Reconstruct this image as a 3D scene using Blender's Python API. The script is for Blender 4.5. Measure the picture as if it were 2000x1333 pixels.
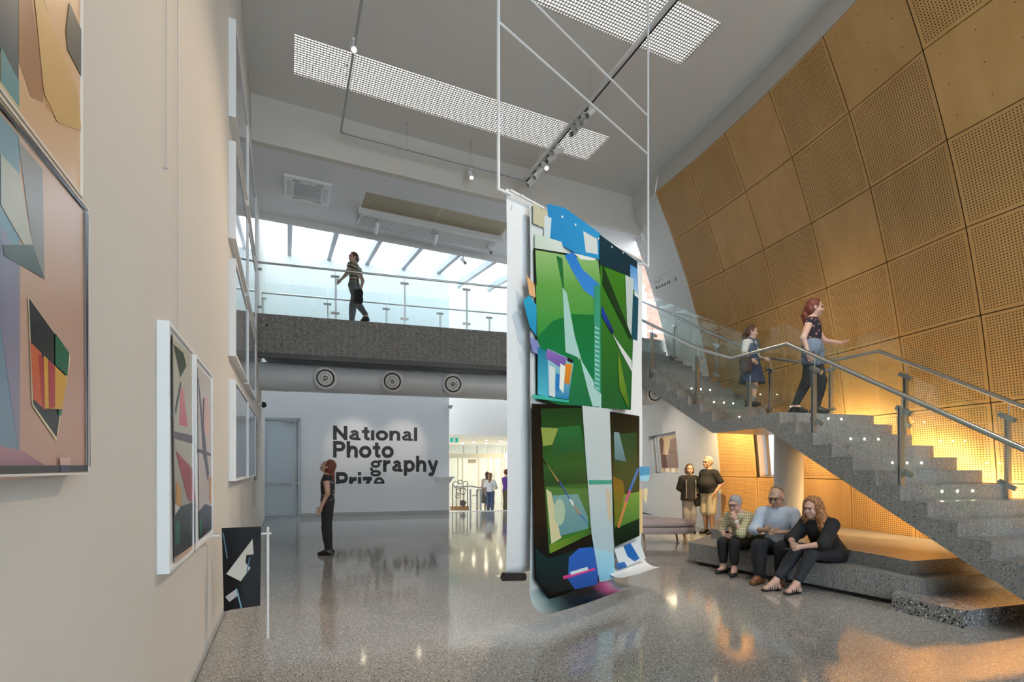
import bpy, math, random
import numpy as np
from mathutils import Vector, Matrix
random.seed(7)
for o in list(bpy.data.objects): bpy.data.objects.remove(o)
SC = bpy.context.scene
COL = SC.collection
# ------------------------------------------------------------------ camera, world, exposure
FPX, HY, EYE = 976.0, 915.0, 1.55            # focal length in px (2000 px frame), horizon row, eye height
YAW = math.radians(24.2)                     # the left wall runs 24.2 deg to the left of the view axis
SA, CA = math.sin(YAW), math.cos(YAW)
cam_d = bpy.data.cameras.new('camera'); cam = bpy.data.objects.new('camera', cam_d); COL.objects.link(cam)
cam.location = (0, 0, EYE); cam.rotation_euler = (math.pi/2, 0, -YAW)
cam_d.sensor_width = 36; cam_d.lens = FPX/2000*36; cam_d.shift_y = (HY-666.5)/2000
cam_d.clip_start = 0.05; cam_d.clip_end = 200
SC.camera = cam
SC.view_settings.view_transform = 'Standard'; SC.view_settings.look = 'None'
SC.view_settings.gamma = 1; SC.view_settings.use_curve_mapping = False
SC.view_settings.exposure = 0.95
W = bpy.data.worlds.new('World'); SC.world = W; W.use_nodes = True
_bg = W.node_tree.nodes['Background']; _bg.inputs[0].default_value = (0.83, 0.92, 1.0, 1); _bg.inputs[1].default_value = 2.55
SC.cycles.max_bounces = 6; SC.cycles.diffuse_bounces = 3; SC.cycles.glossy_bounces = 2
SC.cycles.use_adaptive_sampling = True; SC.cycles.adaptive_threshold = 0.09; SC.cycles.adaptive_min_samples = 24; SC.cycles.light_sampling_threshold = 0.03
SC.cycles.transparent_max_bounces = 16; SC.cycles.transmission_bounces = 4
SC.cycles.caustics_reflective = False; SC.cycles.caustics_refractive = False
SC.cycles.sample_clamp_indirect = 4.0; SC.cycles.use_denoising = True
STRIP_E, WARM = 0.75, (1.0, 0.72, 0.36)

# ------------------------------------------------------------------ geometry of the two grids
def wp(xc, zc, z=0.0):                       # a plan position (sideways, forward of the viewer) in world axes
    return Vector((zc*SA + xc*CA, zc*CA - xc*SA, z))
def ray(px, py):
    u = (px-1000)/FPX; v = (HY-py)/FPX
    return Vector((SA + u*CA, CA - u*SA, v))
def on_z(px, py, z):
    r = ray(px, py); k = (z-EYE)/r.z; return Vector((0, 0, EYE)) + r*k
def on_d(px, py, d):
    return Vector((0, 0, EYE)) + ray(px, py)*d
def on_plane(px, py, p, n):
    r = ray(px, py); o = Vector((0, 0, EYE)); k = (p-o).dot(n)/r.dot(n); return o + r*k
DB = Vector((math.sin(math.radians(8.2)), math.cos(math.radians(8.2)), 0))     # lower stair flight direction
RB = Vector((DB.y, -DB.x, 0))
Z3 = Vector((0, 0, 1))
def bp(s, w, z=0.0): return DB*s + RB*w + Z3*z

# ------------------------------------------------------------------ materials
def lin(c):
    if isinstance(c, str):
        c = tuple(int(c[i:i+2], 16)/255 for i in (0, 2, 4))
    return tuple((x/12.92 if x <= .04045 else ((x+.055)/1.055)**2.4) for x in c)
MATS = {}
def mat(name, col=(.8, .8, .8), rough=.6, metal=0, spec=.5, emit=None, es=0, noise=0, nscale=8, bump=0, bscale=60):
    if name in MATS: return MATS[name]
    m = bpy.data.materials.new(name); m.use_nodes = True; nt = m.node_tree; b = nt.nodes['Principled BSDF']
    c = lin(col) if isinstance(col, str) else col
    b.inputs['Base Color'].default_value = (*c, 1); b.inputs['Roughness'].default_value = rough
    b.inputs['Metallic'].default_value = metal; b.inputs['Specular IOR Level'].default_value = spec
    if emit: b.inputs['Emission Color'].default_value = (*emit, 1); b.inputs['Emission Strength'].default_value = es
    tc = None
    if noise or bump:
        tc = nt.nodes.new('ShaderNodeTexCoord')
    if noise:
        n = nt.nodes.new('ShaderNodeTexNoise'); n.inputs['Scale'].default_value = nscale; n.inputs['Detail'].default_value = 4
        r = nt.nodes.new('ShaderNodeMapRange'); r.inputs[3].default_value = 1-noise; r.inputs[4].default_value = 1+noise*.6
        mx = nt.nodes.new('ShaderNodeVectorMath'); mx.operation = 'SCALE'; mx.inputs[0].default_value = c
        nt.links.new(tc.outputs['Object'], n.inputs['Vector']); nt.links.new(n.outputs[0], r.inputs[0])
        nt.links.new(r.outputs[0], mx.inputs['Scale']); nt.links.new(mx.outputs[0], b.inputs['Base Color'])
    if bump:
        n = nt.nodes.new('ShaderNodeTexNoise'); n.inputs['Scale'].default_value = bscale; n.inputs['Detail'].default_value = 5
        bm = nt.nodes.new('ShaderNodeBump'); bm.inputs['Strength'].default_value = bump; bm.inputs['Distance'].default_value = .01
        nt.links.new(tc.outputs['Object'], n.inputs['Vector']); nt.links.new(n.outputs[0], bm.inputs['Height']); nt.links.new(bm.outputs[0], b.inputs['Normal'])
    MATS[name] = m; return m
def N(nt, t, **kw):
    n = nt.nodes.new(t)
    for k, v in kw.items(): setattr(n, k, v)
    return n
def terrazzo(name, base, dark, light, scale, rough, spec=.5, coat=0, dens_d=.2, dens_l=.16):
    m = bpy.data.materials.new(name); m.use_nodes = True; nt = m.node_tree; b = nt.nodes['Principled BSDF']; L = nt.links.new
    tc = N(nt, 'ShaderNodeTexCoord')
    v = N(nt, 'ShaderNodeTexVoronoi'); v.inputs['Scale'].default_value = scale
    v2 = N(nt, 'ShaderNodeTexVoronoi'); v2.inputs['Scale'].default_value = scale*2.3
    nz = N(nt, 'ShaderNodeTexNoise'); nz.inputs['Scale'].default_value = 1.3
    for n in (v, v2, nz): L(tc.outputs['Object'], n.inputs['Vector'])
    sp = N(nt, 'ShaderNodeSeparateColor'); L(v.outputs['Color'], sp.inputs[0])
    sp2 = N(nt, 'ShaderNodeSeparateColor'); L(v2.outputs['Color'], sp2.inputs[0])
    def chip(dist, rnd, thr, size):
        a = N(nt, 'ShaderNodeMath', operation='LESS_THAN'); L(dist, a.inputs[0]); a.inputs[1].default_value = size
        c = N(nt, 'ShaderNodeMath', operation='LESS_THAN'); L(rnd, c.inputs[0]); c.inputs[1].default_value = thr
        x = N(nt, 'ShaderNodeMath', operation='MULTIPLY'); L(a.outputs[0], x.inputs[0]); L(c.outputs[0], x.inputs[1]); return x.outputs[0]
    br = N(nt, 'ShaderNodeMapRange'); L(nz.outputs[0], br.inputs[0]); br.inputs[3].default_value = .88; br.inputs[4].default_value = 1.12
    bs = N(nt, 'ShaderNodeVectorMath', operation='SCALE'); bs.inputs[0].default_value = base; L(br.outputs[0], bs.inputs['Scale'])
    cur = bs.outputs[0]
    for fac, c in ((chip(v2.outputs['Distance'], sp2.outputs[0], .35, .42), dark), (chip(v2.outputs['Distance'], sp2.outputs[1], .18, .40), light),
                   (chip(v.outputs['Distance'], sp.outputs[0], dens_d, .46), tuple(x*.45 for x in dark)), (chip(v.outputs['Distance'], sp.outputs[1], dens_l, .42), tuple(min(1, x*1.25) for x in light))):
        mx = N(nt, 'ShaderNodeMix', data_type='RGBA'); L(fac, mx.inputs[0]); L(cur, mx.inputs[6]); mx.inputs[7].default_value = (*c, 1); cur = mx.outputs[2]
    L(cur, b.inputs['Base Color']); b.inputs['Roughness'].default_value = rough; b.inputs['Specular IOR Level'].default_value = spec
    b.inputs['Coat Weight'].default_value = coat; b.inputs['Coat Roughness'].default_value = rough*.7
    MATS[name] = m; return m
def glassy(name, tint, refl=1.0, rough=.0):
    m = bpy.data.materials.new(name); m.use_nodes = True; nt = m.node_tree; L = nt.links.new
    nt.nodes.remove(nt.nodes['Principled BSDF']); out = nt.nodes['Material Output']
    t = N(nt, 'ShaderNodeBsdfTransparent'); t.inputs[0].default_value = (*tint, 1)
    g = N(nt, 'ShaderNodeBsdfGlossy'); g.inputs['Roughness'].default_value = rough; g.inputs['Color'].default_value = (refl, refl, refl, 1)
    lw_ = N(nt, 'ShaderNodeLayerWeight'); lw_.inputs[0].default_value = .5
    pw_ = N(nt, 'ShaderNodeMath', operation='POWER'); L(lw_.outputs['Facing'], pw_.inputs[0]); pw_.inputs[1].default_value = 5
    f = N(nt, 'ShaderNodeMapRange'); L(pw_.outputs[0], f.inputs[0]); f.inputs[3].default_value = .035; f.inputs[4].default_value = .8
    x = N(nt, 'ShaderNodeMixShader'); L(f.outputs[0], x.inputs[0]); L(t.outputs[0], x.inputs[1]); L(g.outputs[0], x.inputs[2]); L(x.outputs[0], out.inputs[0])
    MATS[name] = m; return m
def timber(name, holes):
    m = bpy.data.materials.new(name); m.use_nodes = True; nt = m.node_tree; b = nt.nodes['Principled BSDF']; L = nt.links.new
    tc = N(nt, 'ShaderNodeTexCoord'); uv = N(nt, 'ShaderNodeUVMap')
    nz = N(nt, 'ShaderNodeTexNoise'); nz.inputs['Scale'].default_value = 3; nz.inputs['Detail'].default_value = 6; nz.inputs['Distortion'].default_value = .6
    mp = N(nt, 'ShaderNodeMapping'); mp.inputs['Scale'].default_value = (1, 1, .25); L(tc.outputs['Object'], mp.inputs[0]); L(mp.outputs[0], nz.inputs['Vector'])
    cr = N(nt, 'ShaderNodeValToRGB'); L(nz.outputs[0], cr.inputs[0])
    cr.color_ramp.elements[0].position = .25; cr.color_ramp.elements[0].color = (.53, .29, .098, 1)
    cr.color_ramp.elements[1].position = .75; cr.color_ramp.elements[1].color = (.63, .365, .138, 1)
    # uv runs over the panel in metres
    sx = N(nt, 'ShaderNodeSeparateXYZ'); L(uv.outputs[0], sx.inputs[0])
    pitch, rad, mar = (.0335, .0085, .055) if holes else (.36, .007, .16)
    def m2(op, a, bb):
        n = N(nt, 'ShaderNodeMath', operation=op)
        for i, q in enumerate((a, bb)):
            if isinstance(q, (int, float)): n.inputs[i].default_value = q
            elif q is not None: L(q, n.inputs[i])
        return n.outputs[0]
    ds = []
    inm = None
    for ax in (0, 1):
        q = m2('SUBTRACT', sx.outputs[ax], mar)
        fr = m2('FRACT', m2('ADD', m2('DIVIDE', q, pitch), .5), None)
        dd = m2('MULTIPLY', m2('SUBTRACT', fr, .5), pitch); ds.append(m2('MULTIPLY', dd, dd))
        a = m2('MULTIPLY', m2('GREATER_THAN', sx.outputs[ax], mar-pitch*.45), m2('LESS_THAN', sx.outputs[ax], 1.085-mar+pitch*.1))
        inm = a if inm is None else m2('MULTIPLY', inm, a)
    hole = m2('MULTIPLY', m2('LESS_THAN', m2('SQRT', m2('ADD', ds[0], ds[1]), None), rad), inm)
    mx = N(nt, 'ShaderNodeMix', data_type='RGBA'); L(hole, mx.inputs[0]); L(cr.outputs[0], mx.inputs[6]); mx.inputs[7].default_value = (.10, .045, .012, 1)
    L(mx.outputs[2], b.inputs['Base Color']); b.inputs['Roughness'].default_value = .42; b.inputs['Specular IOR Level'].default_value = .35
    MATS[name] = m; return m
def printmat(name, rough):
    m = bpy.data.materials.new(name); m.use_nodes = True; nt = m.node_tree; b = nt.nodes['Principled BSDF']
    a = N(nt, 'ShaderNodeVertexColor'); a.layer_name = 'Col'; nt.links.new(a.outputs[0], b.inputs['Base Color']); b.inputs['Roughness'].default_value = rough; b.inputs['Specular IOR Level'].default_value = .3
    MATS[name] = m; return m

M_WALL = mat('white_plaster', (.64, .60, .55), .75, bump=.04, bscale=180)
M_WALLC = mat('cool_white_plaster', (.80, .81, .83), .75)
M_CEIL = mat('ceiling_paint', (.74, .715, .68), .85)
M_FLOOR = terrazzo('polished_terrazzo', (.33, .31, .29), (.09, .085, .08), (.62, .60, .57), 95, .09, .65)
M_CONC = terrazzo('honed_terrazzo', (.265, .262, .255), (.10, .10, .10), (.48, .48, .47), 80, .30, .5, dens_d=.14, dens_l=.10)
M_CONC2 = terrazzo('coarse_terrazzo', (.26, .25, .25), (.03, .03, .03), (.55, .55, .56), 36, .30, .45, dens_d=.45, dens_l=.22)
M_CONC3 = terrazzo('bridge_terrazzo', (.235, .222, .205), (.08, .077, .072), (.42, .41, .38), 48, .5, .3)
M_STEEL = mat('brushed_steel', (.56, .56, .55), .30, 1)
M_DSTEEL = mat('dark_steel', (.06, .06, .065), .4, .8)
M_WMETAL = mat('white_metal', (.78, .78, .78), .4)
M_GMETAL = mat('grey_metal', (.42, .42, .42), .45)
M_GLASS = glassy('balustrade_glass', (.955, .985, .975))
M_GLASSC = glassy('window_glass', (.93, .97, .985))
M_TPERF = timber('perforated_timber', True)
M_TPLAIN = timber('plain_timber', False)
M_DARK = mat('black', (.012, .012, .013), .5)
M_JOINT = mat('shadow_gap', (.018, .010, .005), .9)
M_PRINT = printmat('photographic_print', .30)
M_PRINTM = printmat('matte_print', .45)
M_LAMP = mat('lamp_glow', (1, 1, 1), .5, emit=(1.0, .86, .62), es=25)
M_LAMPW = mat('diffuser_glow', (1, 1, 1), .5, emit=(1.0, .97, .90), es=STRIP_E)

# ------------------------------------------------------------------ mesh helpers
class MB:
    def __init__(self): self.v = []; self.f = []; self.c = []
    def add(self, vs, fs):
        k = len(self.v); self.v += [Vector(p) for p in vs]; self.f += [tuple(i+k for i in f) for f in fs]; return self
    def box(self, a, b):
        x0, y0, z0 = a; x1, y1, z1 = b
        return self.add([(x0,y0,z0),(x1,y0,z0),(x1,y1,z0),(x0,y1,z0),(x0,y0,z1),(x1,y0,z1),(x1,y1,z1),(x0,y1,z1)],
                        [(0,3,2,1),(4,5,6,7),(0,1,5,4),(1,2,6,5),(2,3,7,6),(3,0,4,7)])
    def obox(self, c, ax, ay, az):            # centre and three half vectors
        c = Vector(c); P = [c+ax*i+ay*j+az*k for k in (-1, 1) for j in (-1, 1) for i in (-1, 1)]
        return self.add(P, [(0,2,3,1),(4,5,7,6),(0,1,5,4),(1,3,7,5),(3,2,6,7),(2,0,4,6)])
    def bar(self, p, q, w, h, up=Z3):
        p = Vector(p); q = Vector(q); d = (q-p); L = d.length; d.normalize(); s = d.cross(up)
        if s.length < 1e-4: s = d.cross(Vector((1, 0, 0)))
        s.normalize(); u = s.cross(d)
        return self.obox((p+q)/2, d*(L/2), s*(w/2), u*(h/2))
    def cyl(self, p, q, r, n=12, r2=None, cap=True):
        p = Vector(p); q = Vector(q); d = (q-p).normalized(); s = d.cross(Z3)
        if s.length < 1e-4: s = Vector((1, 0, 0))
        s.normalize(); u = d.cross(s); r2 = r if r2 is None else r2; P = []
        for c, rr in ((p, r), (q, r2)):
            P += [c + (s*math.cos(2*math.pi*i/n) + u*math.sin(2*math.pi*i/n))*rr for i in range(n)]
        F = [(i, (i+1) % n, n+(i+1) % n, n+i) for i in range(n)]
        if cap: F += [tuple(range(n-1, -1, -1)), tuple(range(n, 2*n))]
        return self.add(P, F)
    def tube(self, pts, r, n=10):
        pts = [Vector(p) for p in pts]; P = []; m = len(pts)
        for i, p in enumerate(pts):
            a = pts[max(0, i-1)]; b = pts[min(m-1, i+1)]
            d = (b-a).normalized()
            if 0 < i < m-1:
                d1 = (p-a).normalized(); d2 = (b-p).normalized(); d = (d1+d2).normalized(); sc = 1/max(.5, d.dot(d1))
            else: sc = 1
            s = d.cross(Z3)
            if s.length < 1e-3: s = Vector((1, 0, 0))
            s.normalize(); u = s.cross(d).normalized()
            P += [p + s*math.cos(2*math.pi*k/n)*r + u*math.sin(2*math.pi*k/n)*r*sc for k in range(n)]
        F = []
        for i in range(m-1):
            F += [(i*n+k, (i)*n+(k+1) % n, (i+1)*n+(k+1) % n, (i+1)*n+k) for k in range(n)]
        F += [tuple(range(n-1, -1, -1)), tuple(range((m-1)*n, m*n))]
        return self.add(P, F)
    def prism(self, poly, ext):               # planar polygon swept by a vector
        poly = [Vector(p) for p in poly]; ext = Vector(ext); n = len(poly)
        return self.add(poly + [p+ext for p in poly], [tuple(range(n-1, -1, -1)), tuple(range(n, 2*n))] + [(i, (i+1) % n, n+(i+1) % n, n+i) for i in range(n)])
    def lathe(self, c, prof, n=24, axis=Z3):  # prof: (radius, height) along axis
        c = Vector(c); ax = Vector(axis).normalized(); s = ax.cross(Z3)
        if s.length < 1e-3: s = Vector((1, 0, 0))
        s.normalize(); u = ax.cross(s); P = []; m = len(prof)
        for r, h in prof: P += [c + ax*h + (s*math.cos(2*math.pi*k/n) + u*math.sin(2*math.pi*k/n))*r for k in range(n)]
        return self.add(P, [(i*n+k, i*n+(k+1) % n, (i+1)*n+(k+1) % n, (i+1)*n+k) for i in range(m-1) for k in range(n)])
    def quad(self, a, b, c, d): return self.add([a, b, c, d], [(0, 1, 2, 3)])
    def poly(self, pts, cols=None):
        n = len(pts); self.add(pts, [tuple(range(n))])
        if cols is not None: self.c += cols
        return self
    def build(self, name, m, parent=None, smooth=False, uv=None, recalc=True):
        me = bpy.data.meshes.new(name)
        off = world_loc(parent) if parent else Vector((0, 0, 0))
        me.from_pydata([tuple(p-off) for p in self.v], [], self.f); me.materials.append(m)
        if smooth: me.polygons.foreach_set('use_smooth', [True]*len(me.polygons))
        if self.c:
            ca = me.color_attributes.new('Col', 'FLOAT_COLOR', 'POINT')
            ca.data.foreach_set('color', [x for c in self.c for x in (*c, 1.0)])
        if uv:
            ul = me.uv_layers.new(name='UVMap')
            for lp in me.loops: ul.data[lp.index].uv = uv[lp.vertex_index]
        me.update()
        o = bpy.data.objects.new(name, me); COL.objects.link(o)
        if parent: o.parent = parent
        if recalc and not self.c: fixn(me)
        if smooth: autosmooth(o)
        return o
import bmesh
def fixn(me):
    b = bmesh.new(); b.from_mesh(me); bmesh.ops.recalc_face_normals(b, faces=b.faces[:]); b.to_mesh(me); b.free()
def autosmooth(o, ang=40):
    me = o.data; b = bmesh.new(); b.from_mesh(me); a = math.radians(ang)
    for e in b.edges:
        if len(e.link_faces) == 2 and e.calc_face_angle(0) > a: e.smooth = False
    b.to_mesh(me); b.free()
def world_loc(o):
    v = Vector((0, 0, 0))
    while o: v += o.location; o = o.parent
    return v
def tag(o, label=None, cat=None, group=None, kind=None):
    if label: o['label'] = label
    if cat: o['category'] = cat
    if group: o['group'] = group
    if kind: o['kind'] = kind
    return o
def thing(name, label, cat, loc=(0, 0, 0), group=None, kind=None):
    o = bpy.data.objects.new(name, None); COL.objects.link(o); o.location = loc; o.empty_display_size = .1
    return tag(o, label, cat, group, kind)
def struct(name, mb, m, label=None, smooth=False, parent=None):
    o = mb.build(name, m, parent, smooth)
    if not parent: tag(o, label or name.replace('_', ' '), None, None, 'structure')
    return o
def copy_tree(o, parent=None):
    c = o.copy(); COL.objects.link(c); c.parent = parent
    for ch in o.children: copy_tree(ch, c)
    return c
def lamp(name, kind, loc, aim, power, col, size=.1, sizey=None, spot=60, blend=.6, parent=None):
    d = bpy.data.lights.new(name, kind); d.energy = power; d.color = col
    if kind == 'AREA':
        d.size = size
        if sizey: d.shape = 'RECTANGLE'; d.size_y = sizey
    elif kind == 'SPOT': d.spot_size = math.radians(spot); d.spot_blend = blend; d.shadow_soft_size = size
    else: d.shadow_soft_size = size
    o = bpy.data.objects.new(name, d); COL.objects.link(o); o.location = loc
    o.rotation_euler = (Vector(aim)-Vector(loc)).to_track_quat('-Z', 'Y').to_euler()
    if parent:
        o.location = Vector(loc) - world_loc(parent); o.parent = parent
    return o
# ------------------------------------------------------------------ the room
XL, ZC, YF, ZLC, YS, YB0 = -.62, 8.5, 10.42, 7.64, 13.35, -6.0
S_NAT, S_BR, S_BR2, ZUP = 16.77, 12.52, 14.7, 5.10
def yB(s, x): return (s - DB.x*x)/DB.y       # y of the grid-B line at distance s, for a given x
def bx(s, x, z): return Vector((x, yB(s, x), z))

fl = MB()
for (x0, x1, y0, y1) in ((-.9, 9.6, YB0, 9), (-.9, 13.5, 9, 14)): fl.quad((x0, y0, 0), (x1, y0, 0), (x1, y1, 0), (x0, y1, 0))
fl.poly([Vector((-.9, 14, 0)), Vector((13.5, 14, 0)), bx(17.6, 13.5, 0), bx(17.6, -.9, 0)])
struct('floor', fl, M_FLOOR, 'polished grey terrazzo floor')
lf = MB(); lf.poly([bx(17.6, 3, -.3), bx(17.6, 13.5, -.3), bx(26, 13.5, -.3), bx(26, 3, -.3)]); lf.quad(bx(17.6, 3, -.3), bx(17.6, 13.5, -.3), bx(17.6, 13.5, 0), bx(17.6, 3, 0))
struct('floor_entrance', lf, mat('pale_stone', (.62, .58, .50), .25), 'pale lower floor of the entrance')
nz = MB(); nz.prism([bx(17.52, 4.95, .001), bx(17.52, 13, .001), bx(17.62, 13, .001), bx(17.62, 4.95, .001)], (0, 0, .012)); struct('trim_1', nz, mat('nosing_white', (.85, .85, .82), .5), 'white floor edge strip')
wl = MB(); wl.box((XL-.25, YB0, 0), (XL, 17.3, ZC+.4)); struct('wall_left', wl, M_WALL, 'tall white gallery wall')
bl = MB(); bl.box((XL, YB0, .015), (XL+.012, 16.9, .075)); struct('baseboard_left', bl, mat('grey_skirting', (.42, .42, .41), .5), 'grey skirting')
bl = MB(); bl.box((XL, YB0, 0), (XL+.010, 16.9, .015)); struct('trim_2', bl, M_DARK, 'black line under the skirting')

# main ceiling with the long light wells cut out
SX0, SX1, SW = .10, 6.19, .91
SYS = [8.72 - 2.95*i for i in range(2)]
ce = MB(); y = YF + .15
for sy in SYS:
    ce.box((XL, sy+SW, ZC), (8.6, y, ZC+.12)); ce.box((XL, sy, ZC), (SX0, sy+SW, ZC+.12)); ce.box((SX1, sy, ZC), (8.6, sy+SW, ZC+.12)); y = sy
ce.box((XL, YB0, ZC), (8.6, y, ZC+.12))
struct('ceiling', ce, M_CEIL, 'high pale ceiling')
for i, sy in enumerate(SYS):
    t = thing('ceiling_light', ['long egg-crate light strip in the ceiling nearest the window bridge', 'egg-crate ceiling light strip crossed by the right track, upper edge of the picture'][i], 'ceiling light', (SX0, sy, ZC), 'egg-crate ceiling strips')
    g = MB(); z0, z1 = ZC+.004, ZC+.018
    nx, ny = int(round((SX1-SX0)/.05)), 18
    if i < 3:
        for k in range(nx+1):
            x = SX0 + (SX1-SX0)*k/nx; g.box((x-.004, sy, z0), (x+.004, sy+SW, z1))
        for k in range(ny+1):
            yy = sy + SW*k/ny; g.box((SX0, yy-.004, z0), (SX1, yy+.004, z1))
        o = g.build('louvre_grid', mat('louvre_backlit', (.20, .20, .195), .5), t, recalc=False); o['kind'] = 'stuff'  # white bars given a dark grey colour for their backlit look
    b = MB(); b.box((SX0-.01, sy-.01, ZC+.12), (SX0, sy+SW+.01, ZC+.42)); b.box((SX1, sy-.01, ZC+.12), (SX1+.01, sy+SW+.01, ZC+.42))
    b.box((SX0, sy-.01, ZC+.12), (SX1, sy, ZC+.42)); b.box((SX0, sy+SW, ZC+.12), (SX1, sy+SW+.01, ZC+.42)); b.build('housing', M_WMETAL, t)
    d = MB(); d.box((SX0, sy, ZC+.055), (SX1, sy+SW, ZC+.075)); d.build('diffuser', M_LAMPW, t)
# fascia, lower ceiling, skylight
def tA(Y):
    if Y < 3.6: return tA(3.6) - .1*(3.6-Y)
    q = 9.2-Y; return 7.77 - .03*q - .022*q*q
GZ = [(8.6, -.26), (7.95, 0), (6.86, .44), (5.78, .85), (4.68, 1.15), (3.55, 1.375), (2.41, 1.53), (1.35, 1.62), (.5, 1.64), (-.5, 1.64)]
HZ = [(8.6, .07), (7.95, 0), (6.86, -.13), (5.78, -.20), (4.68, -.27), (3.55, -.33), (2.41, -.37), (1.35, -.40), (.5, -.42), (-.5, -.42)]
def interp(T, z):
    xs = [t[0] for t in T][::-1]; ys = [t[1] for t in T][::-1]
    return float(np.interp(z, xs, ys))
_zz = np.linspace(-.5, 8.6, 92); _k = np.ones(9)/9
def _sm(T):
    y = np.array([interp(T, z) for z in _zz]); yp = np.pad(y, 4, mode='reflect', reflect_type='odd'); return np.convolve(yp, _k, 'valid')
_GS, _HS = _sm(GZ), _sm(HZ)
def gz(z): return float(np.interp(z, _zz, _GS))
def hz(z): return float(np.interp(z, _zz, _HS))
def tpt(i, z, off=0.0):                       # timber wall: column position i (from its far end) and height
    Y = 9.2 - 1.085*i + hz(z); return Vector((tA(Y) + gz(z) + off, Y, z))
def ppt(q, z):                                # plaster wall beyond the timber: q metres past its end
    p = tpt(0, z); return Vector((p.x + .37*q, p.y + q, z))
fa = MB(); fa.prism([(XL, YF, ZLC), (8.9, YF, ZLC), (8.9, YF, ZC+.02), (XL, YF, ZC+.02)], (0, .15, 0))
struct('wall_fascia', fa, M_WALL, 'white downstand across the ceiling')
lc = MB(); lc.box((XL, YF+.15, ZLC), (9.2, YS, ZLC+.25)); struct('ceiling_lower', lc, mat('lower_ceiling_paint', (.74, .73, .74), .8), 'lower flat ceiling over the bridge')
lc = MB(); lc.box((XL, YF-.0, ZLC-.001), (8.9, YF+.15, ZLC)); struct('trim_3', lc, M_WALL, 'underside of the downstand')
sk = MB(); sk.box((XL, YS-.06, ZLC-.14), (9.2, YS+.02, ZLC+.25)); struct('trim_4', sk, mat('grey_beam', (.62, .60, .58), .6), 'edge beam of the skylight')
M_SKY = glassy('skylight_glass', (.80, .88, .93))
def skz(y): return 7.80 + (y-YS)*.12
t = thing('window_1', 'sloping glass roof with pale rafters over the bridge', None, (XL, YS, ZLC)); t['kind'] = 'structure'
for k in range(9):
    x = .06 + 1.14*k
    m = MB(); m.bar((x, YS, skz(YS)+.02), (x, 18.5, skz(18.5)+.02), .12, .20); m.build('rafter', mat('rafter_paint', (.40, .41, .44), .5), t)
    for (ya, yb) in ((13.5, 14.35),):
        m = MB()
        for q in (ya, yb): m.bar((x+.14, q, skz(q)+.10), (x+1.0, q, skz(q)+.10), .03, .06)
        for xx in (x+.14, x+1.0): m.bar((xx, ya, skz(ya)+.10), (xx, yb, skz(yb)+.10), .03, .06)
        m.build('vent_frame', mat('vent_grey', (.55, .58, .62), .4), t)
    m = MB(); m.quad((x, YS, skz(YS)+.12), (x+1.14, YS, skz(YS)+.12), (x+1.14, 18.5, skz(18.5)+.12), (x, 18.5, skz(18.5)+.12)); m.build('pane', M_SKY, t)
# back wall with the lettering, its return, the bulkhead over the entrance
NX1 = 4.97
bw = MB(); bw.prism([bx(S_NAT, XL, 0), bx(S_NAT, NX1, 0), bx(S_NAT, NX1, 8.15), bx(S_NAT, XL, 8.15)], DB*.30)
struct('wall_back', bw, M_WALLC, 'white wall carrying the exhibition title')
bb = MB(); bb.prism([bx(S_NAT-.012, .39, 0), bx(S_NAT-.012, NX1, 0), bx(S_NAT-.012, NX1, .14), bx(S_NAT-.012, .39, .14)], DB*.012); struct('baseboard_back', bb, mat('grey_skirting', (.42, .42, .41), .5), 'grey skirting of the title wall')
bh = MB(); bh.prism([bx(18.25, 4.0, 2.78), bx(18.25, 13.5, 2.78), bx(18.25, 13.5, 8.8), bx(18.25, 4.0, 8.8)], DB*.25)
struct('wall_bulkhead', bh, mat('cream_plaster', (.80, .77, .72), .7), 'white wall over the entrance')
ec = MB(); ec.prism([bx(18.5, 3, 2.78), bx(18.5, 13.5, 2.78), bx(26, 13.5, 2.78), bx(26, 3, 2.78)], (0, 0, .1)); struct('ceiling_entrance', ec, mat('cream_paint', (.82, .77, .66), .7), 'low cream entrance ceiling')
es = MB(); es.prism([bx(18.5, 2.9, -.3), bx(26, 2.9, -.3), bx(26, 2.9, 2.9), bx(18.5, 2.9, 2.9)], (-.1, 0, 0)); struct('wall_entrance_side', es, mat('cream_paint', (.82, .77, .66), .7), 'cream side wall of the entrance')
# curved wall on the right: dark backing with timber panels; plaster beyond
JZ = [7.95, 6.86, 5.78, 4.68, 3.55, 2.41, 1.35, .32]
NC = 9
bk = MB(); nzs = 24
vs = []; zs = list(np.linspace(7.96, -.02, nzs))
def surf_grid(mb, fn, us, zs, skip=None):
    P = [[fn(u, z) for z in zs] for u in us]; k = len(mb.v)
    for r in P: mb.v += r
    for i in range(len(us)-1):
        for j in range(len(zs)-1):
            if skip and skip(us[i], us[i+1], zs[j], zs[j+1]): continue
            a = k + i*len(zs) + j; mb.f.append((a, a+1, a+len(zs)+1, a+len(zs)))
zs_b = sorted(set(list(np.linspace(7.96, 2.45, 16)) + [2.41, 1.9, 1.36, .8, .3, -.02]), reverse=True)
us_b = sorted(set(list(np.linspace(0, NC, 19)) + [1.06, 1.94]))
surf_grid(bk, lambda u, z: tpt(u, z, .03), us_b, zs_b, lambda a, b, c, d: a >= 1.05 and b <= 1.95 and c <= 2.42 and d >= 1.35)
wr = struct('wall_right', bk, M_JOINT, 'curved timber-clad wall')
PLAIN = {(2, 0), (4, 0), (6, 0), (1, 1), (2, 1), (5, 1), (3, 2), (7, 2), (3, 4), (6, 3), (7, 4), (2, 6)}
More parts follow.
